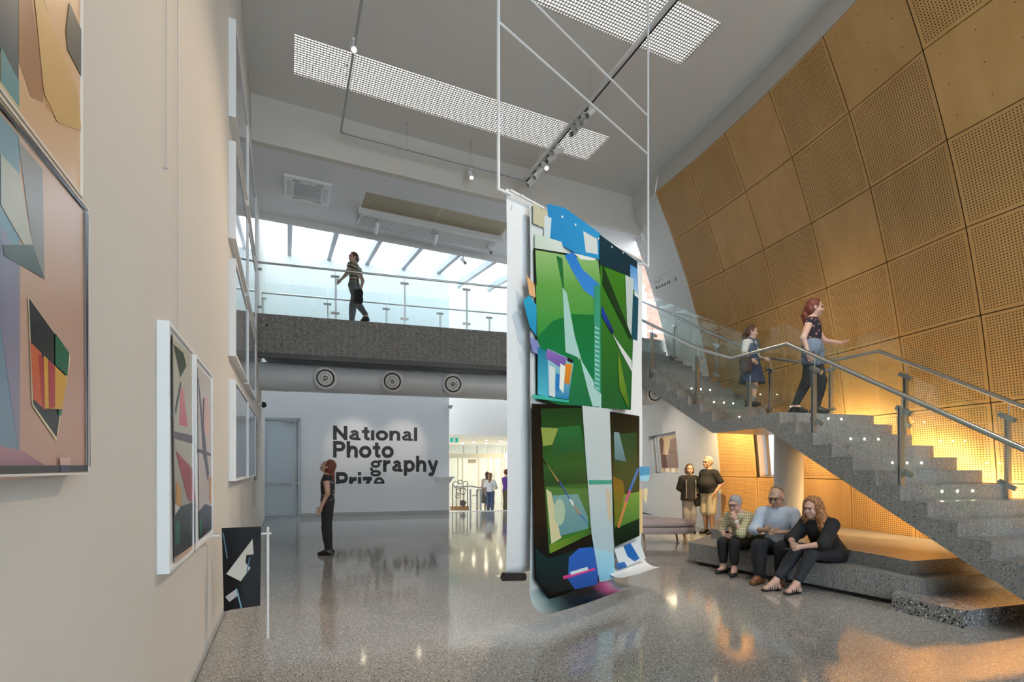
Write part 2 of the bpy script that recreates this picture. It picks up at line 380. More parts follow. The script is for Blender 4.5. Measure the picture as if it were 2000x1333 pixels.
for i in range(NC):
    for j in range(7):
        if (i, j) == (1, 5): continue
        g = .007/1.085; n = 4
        us = [i+g + (1-2*g)*k/n for k in range(n+1)]; z0, z1 = JZ[j]-.007, JZ[j+1]+.007
        zz = [z0 + (z1-z0)*k/n for k in range(n+1)]
        m = MB(); uv = []
        for off in (0, .02):
            for u in us:
                for z in zz: m.v.append(tpt(u, z, off)); uv.append(((u-i)*1.085, (JZ[j]-z)*1.085/(JZ[j]-JZ[j+1])))
        q = n+1
        for a in range(n):
            for b_ in range(n):
                m.f.append((a*q+b_, a*q+b_+1, (a+1)*q+b_+1, (a+1)*q+b_))
        B = q*q
        for a in range(n):
            for e in ((a*q, (a+1)*q), (a*q+n, (a+1)*q+n), (a, a+1), (n*q+a, n*q+a+1)): m.f.append((e[0], e[1], e[1]+B, e[0]+B))
        m.build('panel', M_TPLAIN if (i, j) in PLAIN else M_TPERF, wr, uv=uv)
# band between the ceiling and the timber
bd = MB(); n = 24; us = [9.3*k/n for k in range(n+1)]
for u in us:
    p = tpt(u, 7.95); bd.v += [Vector((p.x+.005, p.y, 7.955)), Vector((p.x+.10, p.y, ZC+.01))]
for k in range(n): bd.f.append((2*k, 2*k+1, 2*k+3, 2*k+2))
for k in range(n):  # unseen strips behind the band, added to block leaking sky light
    p, q = tpt(us[k], 7.95), tpt(us[k+1], 7.95)
    bd.quad(Vector((p.x+.005, p.y, 7.956)), Vector((q.x+.005, q.y, 7.956)), Vector((q.x+.25, q.y, 7.956)), Vector((p.x+.25, p.y, 7.956)))
    bd.quad(Vector((p.x+.25, p.y, 7.956)), Vector((q.x+.25, q.y, 7.956)), Vector((q.x+.25, q.y, 7.5)), Vector((p.x+.25, p.y, 7.5)))
struct('trim_5', bd, M_WALL, 'white band above the timber wall')
pw = MB()
def ppY(Y, z):
    p = tpt(0, min(z, 7.95)); k = .37 if z < 7.64 else .37 - .21*(z-7.64)/.86
    return Vector((p.x + max(0, z-7.95)*.18 + k*(Y-p.y), Y, z))
def pstart(u, z, ye): y0 = tpt(0, min(z, 7.95)).y; return ppY(y0 + (ye-y0)*u, z)
surf_grid(pw, lambda u, z: pstart(u, z, YF+.01), [0, .25, .5, .75, 1], [8.52, 8.2, 7.955] + list(np.linspace(7.64, 4.2, 12)))
surf_grid(pw, lambda y, z: ppY(y, z), [YF+.01, 10.64, 10.85], list(np.linspace(7.66, 4.2, 12)))
qw = [0, .5, 1, 1.5, 2.0, 2.25, 3.3, 4.35, 5, 6, 7.5, 9.0]
zw = [4.2, 3.6, 3.0, 2.6, 2.0, 1.38, .7, 0]
surf_grid(pw, lambda q, z: ppt(q, z), qw, zw, lambda a, b, c, d: a >= 2.24 and b <= 4.36 and c <= 2.61 and d >= 1.37)
zc_ = list(np.linspace(7.955, 0, 20))
for z0, z1 in zip(zc_[:-1], zc_[1:]): pw.quad(tpt(0, z0), tpt(0, z1), tpt(0, z1, .08), tpt(0, z0, .08))  # hidden strip added at the timber end to keep sky light out
struct('wall_far_right', pw, mat('lightened_plaster', (.80, .785, .76), .75), 'white leaning wall past the timber')  # paler copy of the plaster; the missing light is put into its colour
# unseen rest of the shell
tE = tpt(NC, 4)
ws = MB(); ws.box((tpt(NC, 0).x-.05, YB0, 0), (tpt(NC, 0).x+.2, tpt(NC, 0).y, ZC)); struct('wall_right_front', ws, M_WALL, 'white side wall')
wf = MB()
for x0, x1 in ((XL, -.2), (3.3, 3.6), (7.2, 8.6)): wf.box((x0, YB0-.2, 0), (x1, YB0, ZC))
wf.box((-.2, YB0-.2, 8.0), (7.2, YB0, ZC)); struct('wall_front', wf, M_WALL, 'unseen white front wall with tall openings added for daylight')
for n_, (x0, x1) in enumerate(((-.2, 3.3), (3.6, 7.2))):  # glazing behind the camera, added to bring in daylight
    m = MB(); m.box((x0, YB0-.1, 0), (x1, YB0-.09, 8.0)); struct('window_%d' % (n_+4), m, M_GLASSC, 'unseen front glazing added to let daylight in')
# slot window in the timber (below the landing)
t = thing('window_2', 'slot window in the timber wall beside the white column', None, tpt(1.5, 1.35)); t['kind'] = 'structure'
A = [tpt(1.05, 1.36, .02), tpt(1.95, 1.36, .02), tpt(1.95, 2.40, .02), tpt(1.05, 2.40, .02)]
dp = Vector((.55, .18, 0))
m = MB()
for k in range(4): m.quad(A[k], A[(k+1) % 4], A[(k+1) % 4]+dp, A[k]+dp)
m.build('reveal', M_TPLAIN, t, uv=[(.02, .02)]*16)
m = MB()
for k in range(4): m.bar(A[k]+dp*.75, A[(k+1) % 4]+dp*.75, .07, .09)
m.bar(A[0].lerp(A[1], .14)+dp*.7, A[3].lerp(A[2], .14)+dp*.7, .10, .09, up=RB); m.build('frame', mat('window_grey', (.42, .45, .50), .35, .4), t)
m = MB(); m.quad(*[p+dp*.8 for p in A]); m.build('pane', M_GLASSC, t)
# window in the white wall, with a lit display room behind
t = thing('window_3', 'slanted window in the white wall above the bench', None, ppt(3.3, 1.38)); t['kind'] = 'structure'
A = [ppt(2.25, 1.38), ppt(4.35, 1.38), ppt(4.35, 2.6), ppt(2.25, 2.6)]; dp = Vector((.32, .02, 0))
m = MB()
for k in range(4): m.quad(A[k], A[(k+1) % 4], A[(k+1) % 4]+dp, A[k]+dp)
m.build('reveal', mat('blue_grey_paint', (.40, .46, .56), .5), t)
m = MB()
for k in range(4): m.bar(A[k]+dp*.8, A[(k+1) % 4]+dp*.8, .06, .08)
m.bar(A[1].lerp(A[0], .12)+dp*.8, A[2].lerp(A[3], .12)+dp*.8, .06, .08, up=RB); m.build('frame', mat('window_grey', (.42, .45, .50), .35, .4), t)
m = MB(); m.quad(*[p+dp*.9 for p in A]); m.build('pane', M_GLASSC, t)
c0 = ppt(3.3, 1.9)
dr = MB(); dr.box((c0.x+.45, c0.y-3, .0), (c0.x+3.4, c0.y+3.4, 3.2))
dr.f = [f for k, f in enumerate(dr.f) if k != 5]
struct('wall_display_room', dr, mat('warm_white', (.82, .70, .55), .8), 'warm white display room')
m = MB(); m.box((c0.x+1.2, c0.y-1.2, 3.05), (c0.x+2.2, c0.y+1.8, 3.08))
o = m.build('room_light', mat('display_glow', (1, 1, 1), emit=(1, .78, .5), es=4.5)); tag(o, 'flat ceiling lamp in the display room behind the slanted window', 'lamp')
# dark red carved artwork seen through that window
ct = on_d(1308, 890, 16.6); ar = thing('carved_sculpture', 'rust-brown carved wooden sculpture seen through the slanted window', 'sculpture', (ct.x, ct.y, 0))
mw = mat('rust_wood', (.12, .032, .010), .7, noise=.5, nscale=14); rv = Vector((CA, -SA, 0)); fv = Vector((SA, CA, 0))
def slab(prof, dz=.12):
    m = MB(); m.prism([Vector((ct.x, ct.y, 0)) + rv*x + Z3*z for x, z in prof], fv*dz); return m
slab([(-.42, 1.55), (.46, 1.55), (.50, 1.98), (.2, 2.04), (-.1, 1.99), (-.42, 2.05)]).build('lower_block', mw, ar)
slab([(-.02, 2.04), (.40, 2.0), (.46, 2.36), (.36, 2.5), (.28, 2.42), (.20, 2.56), (.06, 2.52), (.03, 2.25)]).build('upper_piece', mw, ar)
slab([(-.32, 2.04), (-.22, 2.03), (-.20, 2.45), (-.27, 2.57), (-.33, 2.44)]).build('horn', mw, ar)
for k in range(4): slab([(-.40+.22*k, 1.2), (-.26+.22*k, 1.2), (-.25+.22*k, 1.56), (-.38+.22*k, 1.56)]).build('leg', mat('pale_plinth', (.75, .68, .58), .7), ar)
m = MB(); m.box((ct.x-.42, ct.y-.45, 0), (ct.x+.42, ct.y+.45, 1.2)); o = m.build('display_plinth', mat('warm_white', (.82, .70, .55), .8)); tag(o, 'pale plinth under the carved sculpture in the display room', 'plinth')
# white round column below the landing
cc = on_d(1540, 900, 8.6); m = MB(); m.cyl((cc.x, cc.y, .5), (cc.x, cc.y, 2.17), .225, 40); o = m.build('column', mat('lightened_plaster'), smooth=True); tag(o, 'round white column under the stair landing', None, None, 'structure')  # column uses the plaster lightened in colour to look lit
# exterior seen past the stair head
m = MB(); m.box((12, 19.5, 4), (22, 19.8, 12)); o = m.build('wall_brick_outside', mat('red_brick', (.42, .20, .15), .8, noise=.7, nscale=5)); tag(o, 'red brick building outside', None, None, 'structure')
m = MB()
for k in range(3): m.bar((9.6+.9*k, 14.4-.13*k, ZUP), (9.6+.9*k, 14.4-.13*k, 8.0), .06, .08)
for z in (ZUP+.05, 6.4, 7.4): m.bar((9.2, 14.45, z), (12.5, 14.0, z), .06, .06)
o = m.build('window_6', M_WMETAL); tag(o, 'white window frame at the stair head', None, None, 'structure')
m = MB(); m.prism([(5.6, 10.93, 4.2), (10.3, 10.93, 4.2), (12.5, 16.5, 4.2), bx(S_BR2, 5.6, 4.2)], (0, 0, .9)); struct('floor_upper', m, M_CONC3, 'upper landing slab')
# ------------------------------------------------------------------ bridge
def x_on_s(px, s):
    r = ray(px, HY); k = s/(r.x*DB.x + r.y*DB.y); return r.x*k
def baluster(t, base, along, h, n=1.0, side=None):
    """a flat steel post with two cross clamps; along = rail direction (may slope)"""
    al = Vector((along.x, along.y, 0)).normalized(); nr = Vector((-al.y, al.x, 0))
    m = MB(); m.obox(base+Z3*(h/2), al*.010, nr*.028, Z3*(h/2)); m.obox(base+Z3*(h/2)+al*.03, al*.006, nr*.028, Z3*(h/2)); p = m.build('post', M_STEEL, t)
    s = along.normalized(); up = s.cross(nr)
    if up.z < 0: up = -up
    for zz in (h-.03, .16):
        c = base + Z3*zz - nr*.03*(side or 1)
        m = MB(); m.obox(c, s*.10, nr*.014, up*.028)
        for q in (-.075, .075): m.cyl(c+s*q-nr*.03, c+s*q+nr*.03, .020, 10)
        m.build('glass_clamp', M_STEEL, p)
    m = MB(); m.cyl(base+Z3*(h-.02), base+Z3*(h+.13), .007, 8); m.build('rail_stem', M_STEEL, p)
def glass_panels(t, pts, z0, z1, gap=.02):
    """vertical panes over consecutive base points"""
    for a, b in zip(pts[:-1], pts[1:]):
        d = (b-a); L = d.length; d = d/L; a2 = a + d*gap; b2 = b - d*gap
        h = Vector((d.x, d.y, 0)).normalized(); nr = Vector((-h.y, h.x, 0))*.012
        m = MB(); m.prism([a2+Z3*z0, b2+Z3*z0, b2+Z3*z1, a2+Z3*z1], nr); m.build('glass_pane', M_GLASS, t)
BXR = 7.2
t = thing('footbridge', 'dark terrazzo footbridge crossing the hall below the skylight', 'bridge', bx(S_BR, XL, 4.1))
m = MB(); m.prism([bx(S_BR, XL, 4.2), bx(S_BR, BXR, 4.2), bx(S_BR, BXR, 5.08), bx(S_BR, XL, 5.08)], DB*(S_BR2-S_BR)); m.build('deck', M_CONC3, t)
m = MB(); m.prism([bx(S_BR+.01, XL, 4.085), bx(S_BR+.01, BXR, 4.085), bx(S_BR+.01, BXR, 4.2), bx(S_BR+.01, XL, 4.2)], DB*.12); m.build('edge_channel', mat('channel_grey', (.10, .10, .10), .5), t)
m = MB(); c = on_plane(521, 636, bx(S_BR, 0, 4.6), DB); m.cyl(c-DB*.004, c+DB*.03, .025, 14); m.build('fixing_hole', M_DARK, t)
def bal_bridge(name, label, s, pxs, zb, ztop, zrail):
    xs = [x_on_s(p, s) for p in pxs]
    t = thing(name, label, 'balustrade', bx(s, XL, zb), 'glass balustrades of the bridge')
    for x in xs: baluster(t, bx(s, x, zb), RB, zrail-zb-.13)
    ends = [XL+.02] + [x for x in xs if x > XL+.3] + [BXR]
    glass_panels(t, [bx(s-.03, x, zb) for x in ends], .03, ztop-zb)
    m = MB(); m.tube([bx(s-.02, XL, zrail), bx(s-.02, BXR, zrail)], .026, 14); m.build('handrail', M_STEEL, t, smooth=True)
bal_bridge('balustrade', 'glass balustrade with steel handrail along the near edge of the bridge', S_BR+.10, (503, 655, 790, 911, 1010), 5.08, 6.55, 6.27)
bal_bridge('balustrade', 'glass balustrade with steel handrail along the far edge of the bridge', S_BR2-.08, (513, 640, 754, 859, 955, 1040), 5.08, 6.5, 6.22)

# ------------------------------------------------------------------ ventilation duct under the bridge
SD, ZD, RD = 13.12, 3.745, .335
t = thing('air_duct', 'fat white ventilation duct hanging below the bridge', 'duct', bx(SD, XL, ZD))
m = MB(); m.cyl(bx(SD, XL, ZD), bx(SD, 9.85, ZD), RD, 40); m.build('pipe', mat('duct_paint', (.66, .68, .70), .35), t, smooth=True)
for px in (556, 985, 1200):
    x = x_on_s(px, SD); m = MB(); m.cyl(bx(SD, x, ZD), bx(SD, x+.05, ZD), RD+.012, 40); m.build('collar', mat('duct_paint'), t, smooth=True)
for k, px in enumerate((638, 765, 880, 1265)):
    x = x_on_s(px, SD); ax = (-DB*.94 - Z3*.10).normalized(); c = bx(SD, x, ZD) + ax*(RD-.05)
    d = thing('air_diffuser', ['round white air diffuser nearest the framed pictures', 'middle round white air diffuser on the duct', 'round white air diffuser on the duct nearest the hanging banner', 'round white air diffuser under the upper stair flight'][k], 'diffuser', c, 'round diffusers on the duct')
    m = MB(); m.lathe(c, [(.24, 0), (.262, .05), (.265, .11), (.225, .135), (.205, .11)], 40, ax); m.build('outer_ring', M_WMETAL, d, smooth=True)
    m = MB(); m.lathe(c, [(.205, .10), (.0, .02)], 32, ax); m.build('throat', M_DARK, d)
    for r0, r1 in ((.165, .125), (.10, .065)):
        m = MB(); m.lathe(c, [(r0, .09), (r0+.008, .12), (r1, .14), (r1-.01, .125), (r0, .09)], 32, ax); m.build('ring', M_WMETAL, d, smooth=True)
    m = MB(); m.lathe(c, [(.0, .15), (.03, .14), (.035, .10)], 20, ax); m.build('boss', M_GMETAL, d)
# slatted ceiling strip of the lobby behind the duct
m = MB(); m.prism([bx(13.5, XL, 3.80), bx(14.6, XL, 3.80), bx(14.6, 10, 3.80), bx(13.5, 10, 3.80)], (0, 0, .05)); struct('ceiling_bridge_underside', m, mat('slat_beige', (.62, .56, .48), .6), 'slatted underside of the bridge')

# ------------------------------------------------------------------ staircase
ZL, NL, GL = 2.371, 14, .286
RL = ZL/NL; SL, SK, W1, W2 = 5.918, 7.397, 5.75, 7.55
KX, KY = bp(SK, W1).x, bp(SK, W1).y; XF = bp(SK, W2).x
NU, GU = 16, .290; RU = (ZUP-ZL)/NU; ZSO = 2.162
st = thing('staircase', 'dark terrazzo staircase rising along the timber wall with a landing', 'staircase', bp(2.2, W1))
m = MB(); m.prism([bp(s, W1, z) for s, z in ((SL-13*GL, 0), (SL, ZL-RL), (SL, ZSO-.18), (2.518, 0))], RB*(W2-W1)); m.build('lower_flight', M_CONC, st)
pl = [bp(SL, W1), bp(SL, W2), Vector((XF, KY, 0)), bp(SK, W1)]
m = MB(); s6 = 6.22
# landing with a sloping start of its soffit
for a in (0,):
    A = [bp(SL, W1, ZSO-.18), bp(SL, W2, ZSO-.18), bp(s6, W2, ZSO), bp(s6, W1, ZSO)]
top = [p + Z3*ZL for p in pl]
v = [bp(SL, W1, ZL), bp(SL, W2, ZL), Vector((XF, KY, ZL)), bp(SK, W1, ZL), bp(SL, W1, ZSO-.18), bp(SL, W2, ZSO-.18), bp(s6, W2, ZSO), Vector((XF, KY, ZSO)), bp(SK, W1, ZSO), bp(s6, W1, ZSO)]
m.add(v, [(0, 1, 2, 3), (0, 4, 5, 1), (4, 9, 6, 5), (9, 8, 7, 6), (0, 3, 8, 9, 4), (1, 5, 6, 7, 2), (2, 7, 8, 3)]); ld = m.build('landing', M_CONC, st)
def yz(Y, z, x): return Vector((x, Y, z))
m = MB(); YT = KY+(NU-1)*GU
m.prism([yz(KY, ZL, KX), yz(YT, ZUP-RU, KX), yz(YT, ZSO+RU/GU*(YT-KY), KX), yz(KY, ZSO, KX)], (XF-KX, 0, 0)); m.build('upper_flight', M_CONC, st)
def riser_lights(step, p_near, across, z, out):
    for q in (.36, .50, .64):
        c = p_near + across*q + Z3*z; n = Vector(out)
        m = MB(); m.cyl(c-n*.012, c+n*.004, .013, 12); m.build('step_light', M_LAMP, step)
for k in range(1, NL):
    s, z = SL-k*GL, ZL-k*RL
    m = MB(); m.prism([bp(s, W1, z), bp(s+GL, W1, z), bp(s, W1, z-RL)], RB*(W2-W1)); o = m.build('step', M_CONC, st)
    if k in (2, 4, 6): riser_lights(o, bp(s, W1), RB*(W2-W1), z-.075, -DB)
riser_lights(ld, bp(SL, W1), RB*(W2-W1), ZL-.075, -DB)
for k in range(1, NU+1):
    Y, z = KY+(k-1)*GU, ZL+k*RU
    m = MB(); m.prism([yz(Y, z, KX), yz(Y+GU, z, KX), yz(Y, z-RU, KX)], (XF-KX, 0, 0)); o = m.build('step', M_CONC, st)
    if k in (1, 3, 5): riser_lights(o, yz(Y, 0, KX), Vector((XF-KX, 0, 0)), z-.075, (0, -1, 0))
def px_s(px, w):
    r = ray(px, HY); a = r.x*RB.x + r.y*RB.y; b = r.x*DB.x + r.y*DB.y; return w/a*b
def nose_lo(s): return ZL - max(0, (SL-s))/GL*RL
def nose_up(Y): return ZL + RU + (Y-KY)/GU*RU
def stair_bal(name, label, w, xu, lo_px, up_px, side):
    t = thing(name, label, 'balustrade', bp(3, w), 'glass balustrades of the stair')
    sl = [(px_s(p, w)) for p in lo_px]
    lowdir = (bp(1, 0, RL/GL)-bp(0, 0, 0)).normalized(); updir = Vector((0, 1, RU/GU)).normalized()
    base = []
    for s in sl:
        flat = s > SL-.02
        stp = ZL if flat else ZL - math.ceil((SL-s)/GL-1e-6)*RL
        zt = nose_lo(s)+.86
        baluster(t, bp(s, w, stp), RB.cross(Z3)*-1 if flat else lowdir, zt-stp, side=side)
    ys = []
    for p in up_px:
        r = ray(p, HY); Y = xu/r.x*r.y; ys.append(Y); k = max(1, math.floor((Y-KY)/GU)+1); stp = ZL+k*RU
        baluster(t, yz(Y, stp, xu), updir, nose_up(Y)+.80-stp, side=side)
    o = -.035*side
    sls = sorted([s for s in sl if s <= SL-.02])
    pts = [bp(1.9, w+o, nose_lo(1.9))] + [bp(s, w+o, nose_lo(s)) for s in sls] + [bp(SL-.08, w+o, ZL)]
    glass_panels(t, pts, .10, 1.27)
    kk = Vector((xu+o, KY-.35, ZL+.02)) if False else bp(SK-.30, w+o, ZL)
    glass_panels(t, [bp(SL-.08, w+o, ZL), kk], .10, 1.27)
    up = [kk] + [yz(Y, nose_up(Y), xu+o) for Y in sorted(ys)] + [yz(YT+.2, nose_up(YT+.2), xu+o)]
    glass_panels(t, up, .08, 1.25)
    hz_ = 1.0
    k1 = bp(SL-.11, w+o, ZL+hz_-.03); k2 = bp(SK-.44, w+o, ZL+hz_)
    rail = [bp(1.6, w+o, nose_lo(1.6)+hz_), k1, k2, yz(KY+.35, nose_up(KY+.35)+hz_-.04, xu+o), yz(YT+.6, nose_up(YT+.6)+hz_, xu+o)]
    m = MB(); m.tube(rail, .027, 14); m.build('handrail', M_STEEL, t, smooth=True)
stair_bal('balustrade', 'glass balustrade with steel handrail on the open side of the stair', W1+.07, KX+.07, (2030, 1762, 1591), (1465, 1363, 1274), 1)
stair_bal('balustrade', 'glass balustrade with steel handrail on the timber wall side of the stair', W2-.07, XF-.07, (1971, 1771, 1624), (1506, 1402, 1317), -1)

# ------------------------------------------------------------------ stepped plinth under the stair
pt = thing('stepped_plinth', 'stepped terrazzo plinth used as a bench under the stair', 'plinth', wp(2.88, 8.14))
def tier(pts, z0, z1, m_, inset=0):
    m = MB(); m.prism([Vector((p.x, p.y, z0)) for p in pts], (0, 0, z1-z0)); return m.build('tier', m_, pt)
E0, E1 = wp(2.88, 8.14), wp(4.44, 5.44)
tim = [tpt(u, .3, -.05) for u in (6.2, 5, 4, 3, 2, 1, .35)]
tier([E0, E1, E1+RB*1.9] + tim[1:-1] + [wp(3.75, 9.3)], .055, .34, M_CONC)
e = (E1-E0).normalized(); nn = Vector((-e.y, e.x, 0))
tier([E0+e*.12+nn*.10, E1-e*.05+nn*.10, E1+RB*1.9] + tim[1:-1] + [wp(3.7, 9.2)], 0, .056, mat('toe_dark', (.05, .05, .05), .6))  # set-back toe coloured near black to read as recess shadow
F0, F1 = wp(3.45, 8.65), wp(4.51, 5.64)
tier([F0, F1.lerp(F0, .3)+nn*.10, F1.lerp(F0, .1)+nn*.06, F1, F1+RB*1.75] + tim[1:] + [wp(4.2, 10.2)], .34, .50, M_CONC)
L1, C1 = wp(4.15, 5.46), wp(4.36, 4.83)
tier([L1, C1, C1+RB*2.15, E1+RB*1.9+DB*.3, E1+RB*.1+DB*.3], 0, .17, M_CONC2)

# ------------------------------------------------------------------ suspended track and spotlights
ZT, TX0, TX1, TY = 7.98, .93, 4.83, 10.05
t = thing('lighting_track', 'slim suspended lighting track looping below the ceiling', 'light track', (TX0, TY, ZT))
m = MB(); m.bar((TX0, -4, ZT), (TX0, TY, ZT), .035, .04); m.build('rail', M_GMETAL, t)
m = MB(); m.bar((TX0, TY, ZT), (TX1, TY, ZT), .035, .04); m.build('rail', M_GMETAL, t)
m = MB(); m.bar((TX1, -4, ZT), (TX1, TY, ZT), .07, .06); m.build('rail', M_WMETAL, t)
m = MB(); m.bar((TX1+.03, -4, ZT-.035), (TX1+.03, TY, ZT-.035), .02, .02); m.build('track_slot', M_DARK, t)
for (x, y) in ((TX0, 9.0), (2.2, TY), (3.55, TY), (TX1-.05, 9.3), (TX1, 7.4), (TX1, 4.4), (TX0, 6.0)):
    m = MB(); m.cyl((x, y, ZT), (x, y, ZC), .004, 6); m.cyl((x, y, ZC-.03), (x, y, ZC), .012, 8); m.build('suspension_wire', M_GMETAL, t)
def spot(at, aim, label, lit=False, col=M_WMETAL, L=.20, r=.045, power=0, spread=50, group='track spotlights', tint=None):
    at = Vector(at); d = (Vector(aim)-at); d.normalize()
    s = thing('spotlight', label, 'spotlight', at, group)
    m = MB(); m.box((at.x-.02, at.y-.05, at.z-.03), (at.x+.02, at.y+.05, at.z+.0)); m.build('adaptor', col, s)
    h = at - Z3*.13
    m = MB(); m.cyl(at-Z3*.02, h, .013, 10); m.build('stem', col, s)
    a = h - d*L*.5; b = h + d*L*.5
    m = MB(); m.cyl(a, b, r, 24); m.cyl(a-d*.03, a, r*.8, 20); hd = m.build('head', col, s, smooth=True)
    m = MB(); m.lathe(b, [(r, 0), (r*1.05, .012), (r*.8, .014), (r*.7, -.02)], 24, d); m.build('bezel', M_GMETAL if not lit else col, hd)
    m = MB(); m.cyl(b-d*.02, b-d*.012+d*.012, r*.72, 20); m.build('lens', M_LAMP if lit else M_DARK, hd)
    if power: lamp('spot_lamp', 'SPOT', b+d*.03, b+d*3, power, tint or (1, .80, .56), .04, spot=spread, blend=.7, parent=hd)
wallp = lambda y, z: (XL, y, z)
spot(on_z(690, 78, ZT-.03), on_d(770, 190, 5), 'single lit spotlight on the track above the left wall pictures', True, power=60)
spot(on_z(919, 330, ZT-.03), (3.6, 5, 0), 'single lit spotlight on the rear run of the track', True, power=60)
SP = [((1150, 205), 'uppermost grey spotlight of the upper cluster on the right track', (XL, 5.5, 1.6)), ((1140, 222), 'second spotlight down in the upper cluster on the right track', (XL, 4.6, 1.6)),
      ((1128, 236), 'third spotlight down in the upper cluster on the right track', (XL, 4, 1.5)), ((1112, 244), 'lowest spotlight of the upper cluster on the right track', (XL, 3.2, 1.7)),
      ((1088, 283), 'grey spotlight pointing sideways just below the egg-crate strip end', (XL, 8.0, 5)), ((1076, 298), 'grey spotlight below the sideways one on the right track', (XL, 8, 3.5)),
      ((1072, 314), 'lit spotlight near the track corner shining at the viewer', (4.2, 3.0, 1.0)), ((1050, 328), 'grey spotlight beside the lit one at the track corner', (XL, 9, 2)), ((1042, 344), 'lowest grey spotlight at the track corner', (XL, 10.2, 2))]
for k, ((px, py), lab, aim) in enumerate(SP):
    p = on_z(px, py, ZT-.04); p.x = TX1+.03
    spot(p, aim, lab, k == 6, L=.26, r=.05, power=(170 if k in (1, 2, 3) else 120 if k in (4, 6) else 0), spread=58, tint=(1, .75, .50) if k < 6 else None)
for y_, aim, lab in ((2.2, (6.1, 4.9, .8), 'unseen added track spotlight brightening the seated people'), (3.1, (7.4, 6.2, 3.2), 'unseen added track spotlight brightening the stair landing'), (1.2, (2.6, 5.2, 2.0), 'unseen added track spotlight brightening the banner')):
    spot((TX1+.03, y_, ZT-.04), aim, lab, True, L=.26, r=.05, power=330, spread=48, tint=(1, .90, .76))  # out-of-view spotlights added to brighten people, stair and banner

# ------------------------------------------------------------------ fittings in the lower ceiling
c = on_z(601, 371, ZLC); ac = thing('air_conditioner', 'square white ceiling air conditioner cassette', 'air conditioner', (c.x, c.y, ZLC))
h = .47
m = MB(); m.box((c.x-h, c.y-h, ZLC-.05), (c.x+h, c.y+h, ZLC)); m.build('panel', M_WMETAL, ac)
m = MB(); m.box((c.x-.27, c.y-.27, ZLC-.056), (c.x+.27, c.y+.27, ZLC-.049)); gr = m.build('grille', mat('grille_dark', (.09, .10, .12), .6), ac)
m = MB()
for k in range(15):
    q = -.26+.52*k/14; m.box((c.x+q-.006, c.y-.27, ZLC-.064), (c.x+q+.006, c.y+.27, ZLC-.055)); m.box((c.x-.27, c.y+q-.006, ZLC-.064), (c.x+.27, c.y+q+.006, ZLC-.055))
o = m.build('grille_bars', M_WMETAL, gr); o['kind'] = 'stuff'
for dx, dy, a, b in ((-.37, 0, .03, .30), (.37, 0, .03, .30), (0, -.37, .30, .03), (0, .37, .30, .03)):
    m = MB(); m.box((c.x+dx-a, c.y+dy-b, ZLC-.056), (c.x+dx+a, c.y+dy+b, ZLC-.049)); f_ = m.build('air_slot', M_GMETAL, ac)
    m = MB(); m.box((c.x+dx-a*.55, c.y+dy-b*.95, ZLC-.062), (c.x+dx+a*.55, c.y+dy+b*.95, ZLC-.055)); m.build('flap', M_WMETAL, f_)
# hanging perforated tray
P = [on_z(705, 372, ZLC), on_z(986, 432, ZLC)]
ty0, ty1, tx0, tx1 = 11.35, 12.75, P[0].x+.1, P[1].x+.2
tr = thing('perforated_tray', 'long perforated metal tray set in the lower ceiling', 'ceiling tray', (tx0, ty0, ZLC))
mtp = mat('tray_gold', (.50, .43, .30), .45, .3); mtp2 = mat('tray_white', (.70, .69, .68), .5)
m = MB(); m.box((tx0, ty0, ZLC-.005), (tx1, ty0+.72, ZLC)); ml = m.build('recess', mtp, tr)
m = MB(); m.box((tx0-.06, ty0+.72, ZLC-.13), (tx1+.06, ty0+.80, ZLC)); m.build('lip', mtp2, tr)
for k in range(2):
    a = tx0 + (tx1-tx0)*k/2; b = tx0+(tx1-tx0)*(k+1)/2-.02
    m = MB(); m.box((a, ty0+.80, ZLC-.13), (b, ty1, ZLC-.11)); pn = m.build('perforated_panel', mtp2, tr)
    m = MB()
    for i in range(int((b-a)/.055)):
        for j in range(10): 
            q = Vector((a+.03+.055*i, ty0+.84+.055*j, ZLC-.1315)); m.add([q, q+Vector((.028, 0, 0)), q+Vector((.028, .028, 0)), q+Vector((0, .028, 0))], [(0, 1, 2, 3)])
    o = m.build('perforation', mat('perf_dark', (.22, .21, .20), .7), pn); o['kind'] = 'stuff'
    m = MB()
    for i in range(int((b-a)/.055)):
        for j in range(12):
            q = Vector((a+.02+.055*i, ty0+.03+.055*j, ZLC-.0065)); m.add([q, q+Vector((.03, 0, 0)), q+Vector((.03, .03, 0)), q+Vector((0, .03, 0))], [(0, 1, 2, 3)])
    o = m.build('recess_perforation', mat('perf_gold', (.24, .19, .11), .7), ml); o['kind'] = 'stuff'
zt = ZLC-.13
for px, py, lab, aim in ((735, 426, 'spotlight under the tray end by the air conditioner', (1.6, 16.7, 3.2)), (850, 446, 'middle spotlight hanging under the perforated tray', (3.1, 16.5, 3.2)), (955, 462, 'spotlight under the tray end near the banner', (6, 8, 3)), (905, 490, 'spotlight on the skylight edge beam', (6, 9, 3))):
    r_ = ray(px, py); p = Vector((r_.x/r_.y*12.45, 12.45, zt)) if px != 905 else Vector((r_.x/r_.y*YS, YS, ZLC-.14)); spot(p, aim, lab, False, power=0, L=.24, r=.045, group='spotlights by the skylight')
# scallop lights on the title wall sit below the bridge
for px, lab in ((690, 'small downlight under the bridge above the first word'), (785, 'small downlight under the bridge above the end of the first word')):
    x = x_on_s(px, S_NAT); b = bx(14.45, x, 3.74)
    s = thing('downlight', lab, 'downlight', b, 'downlights washing the title wall')
    m = MB(); m.cyl(b, b+Z3*.06, .06, 20); m.build('can', M_WMETAL, s); m = MB(); m.cyl(b-Z3*.003, b, .045, 20); m.build('lens', M_LAMP, s)
    lamp('wash_lamp', 'SPOT', b-Z3*.01, bx(S_NAT, x, 2.35), 60, (1, .86, .70), .04, spot=40, blend=.7, parent=s)

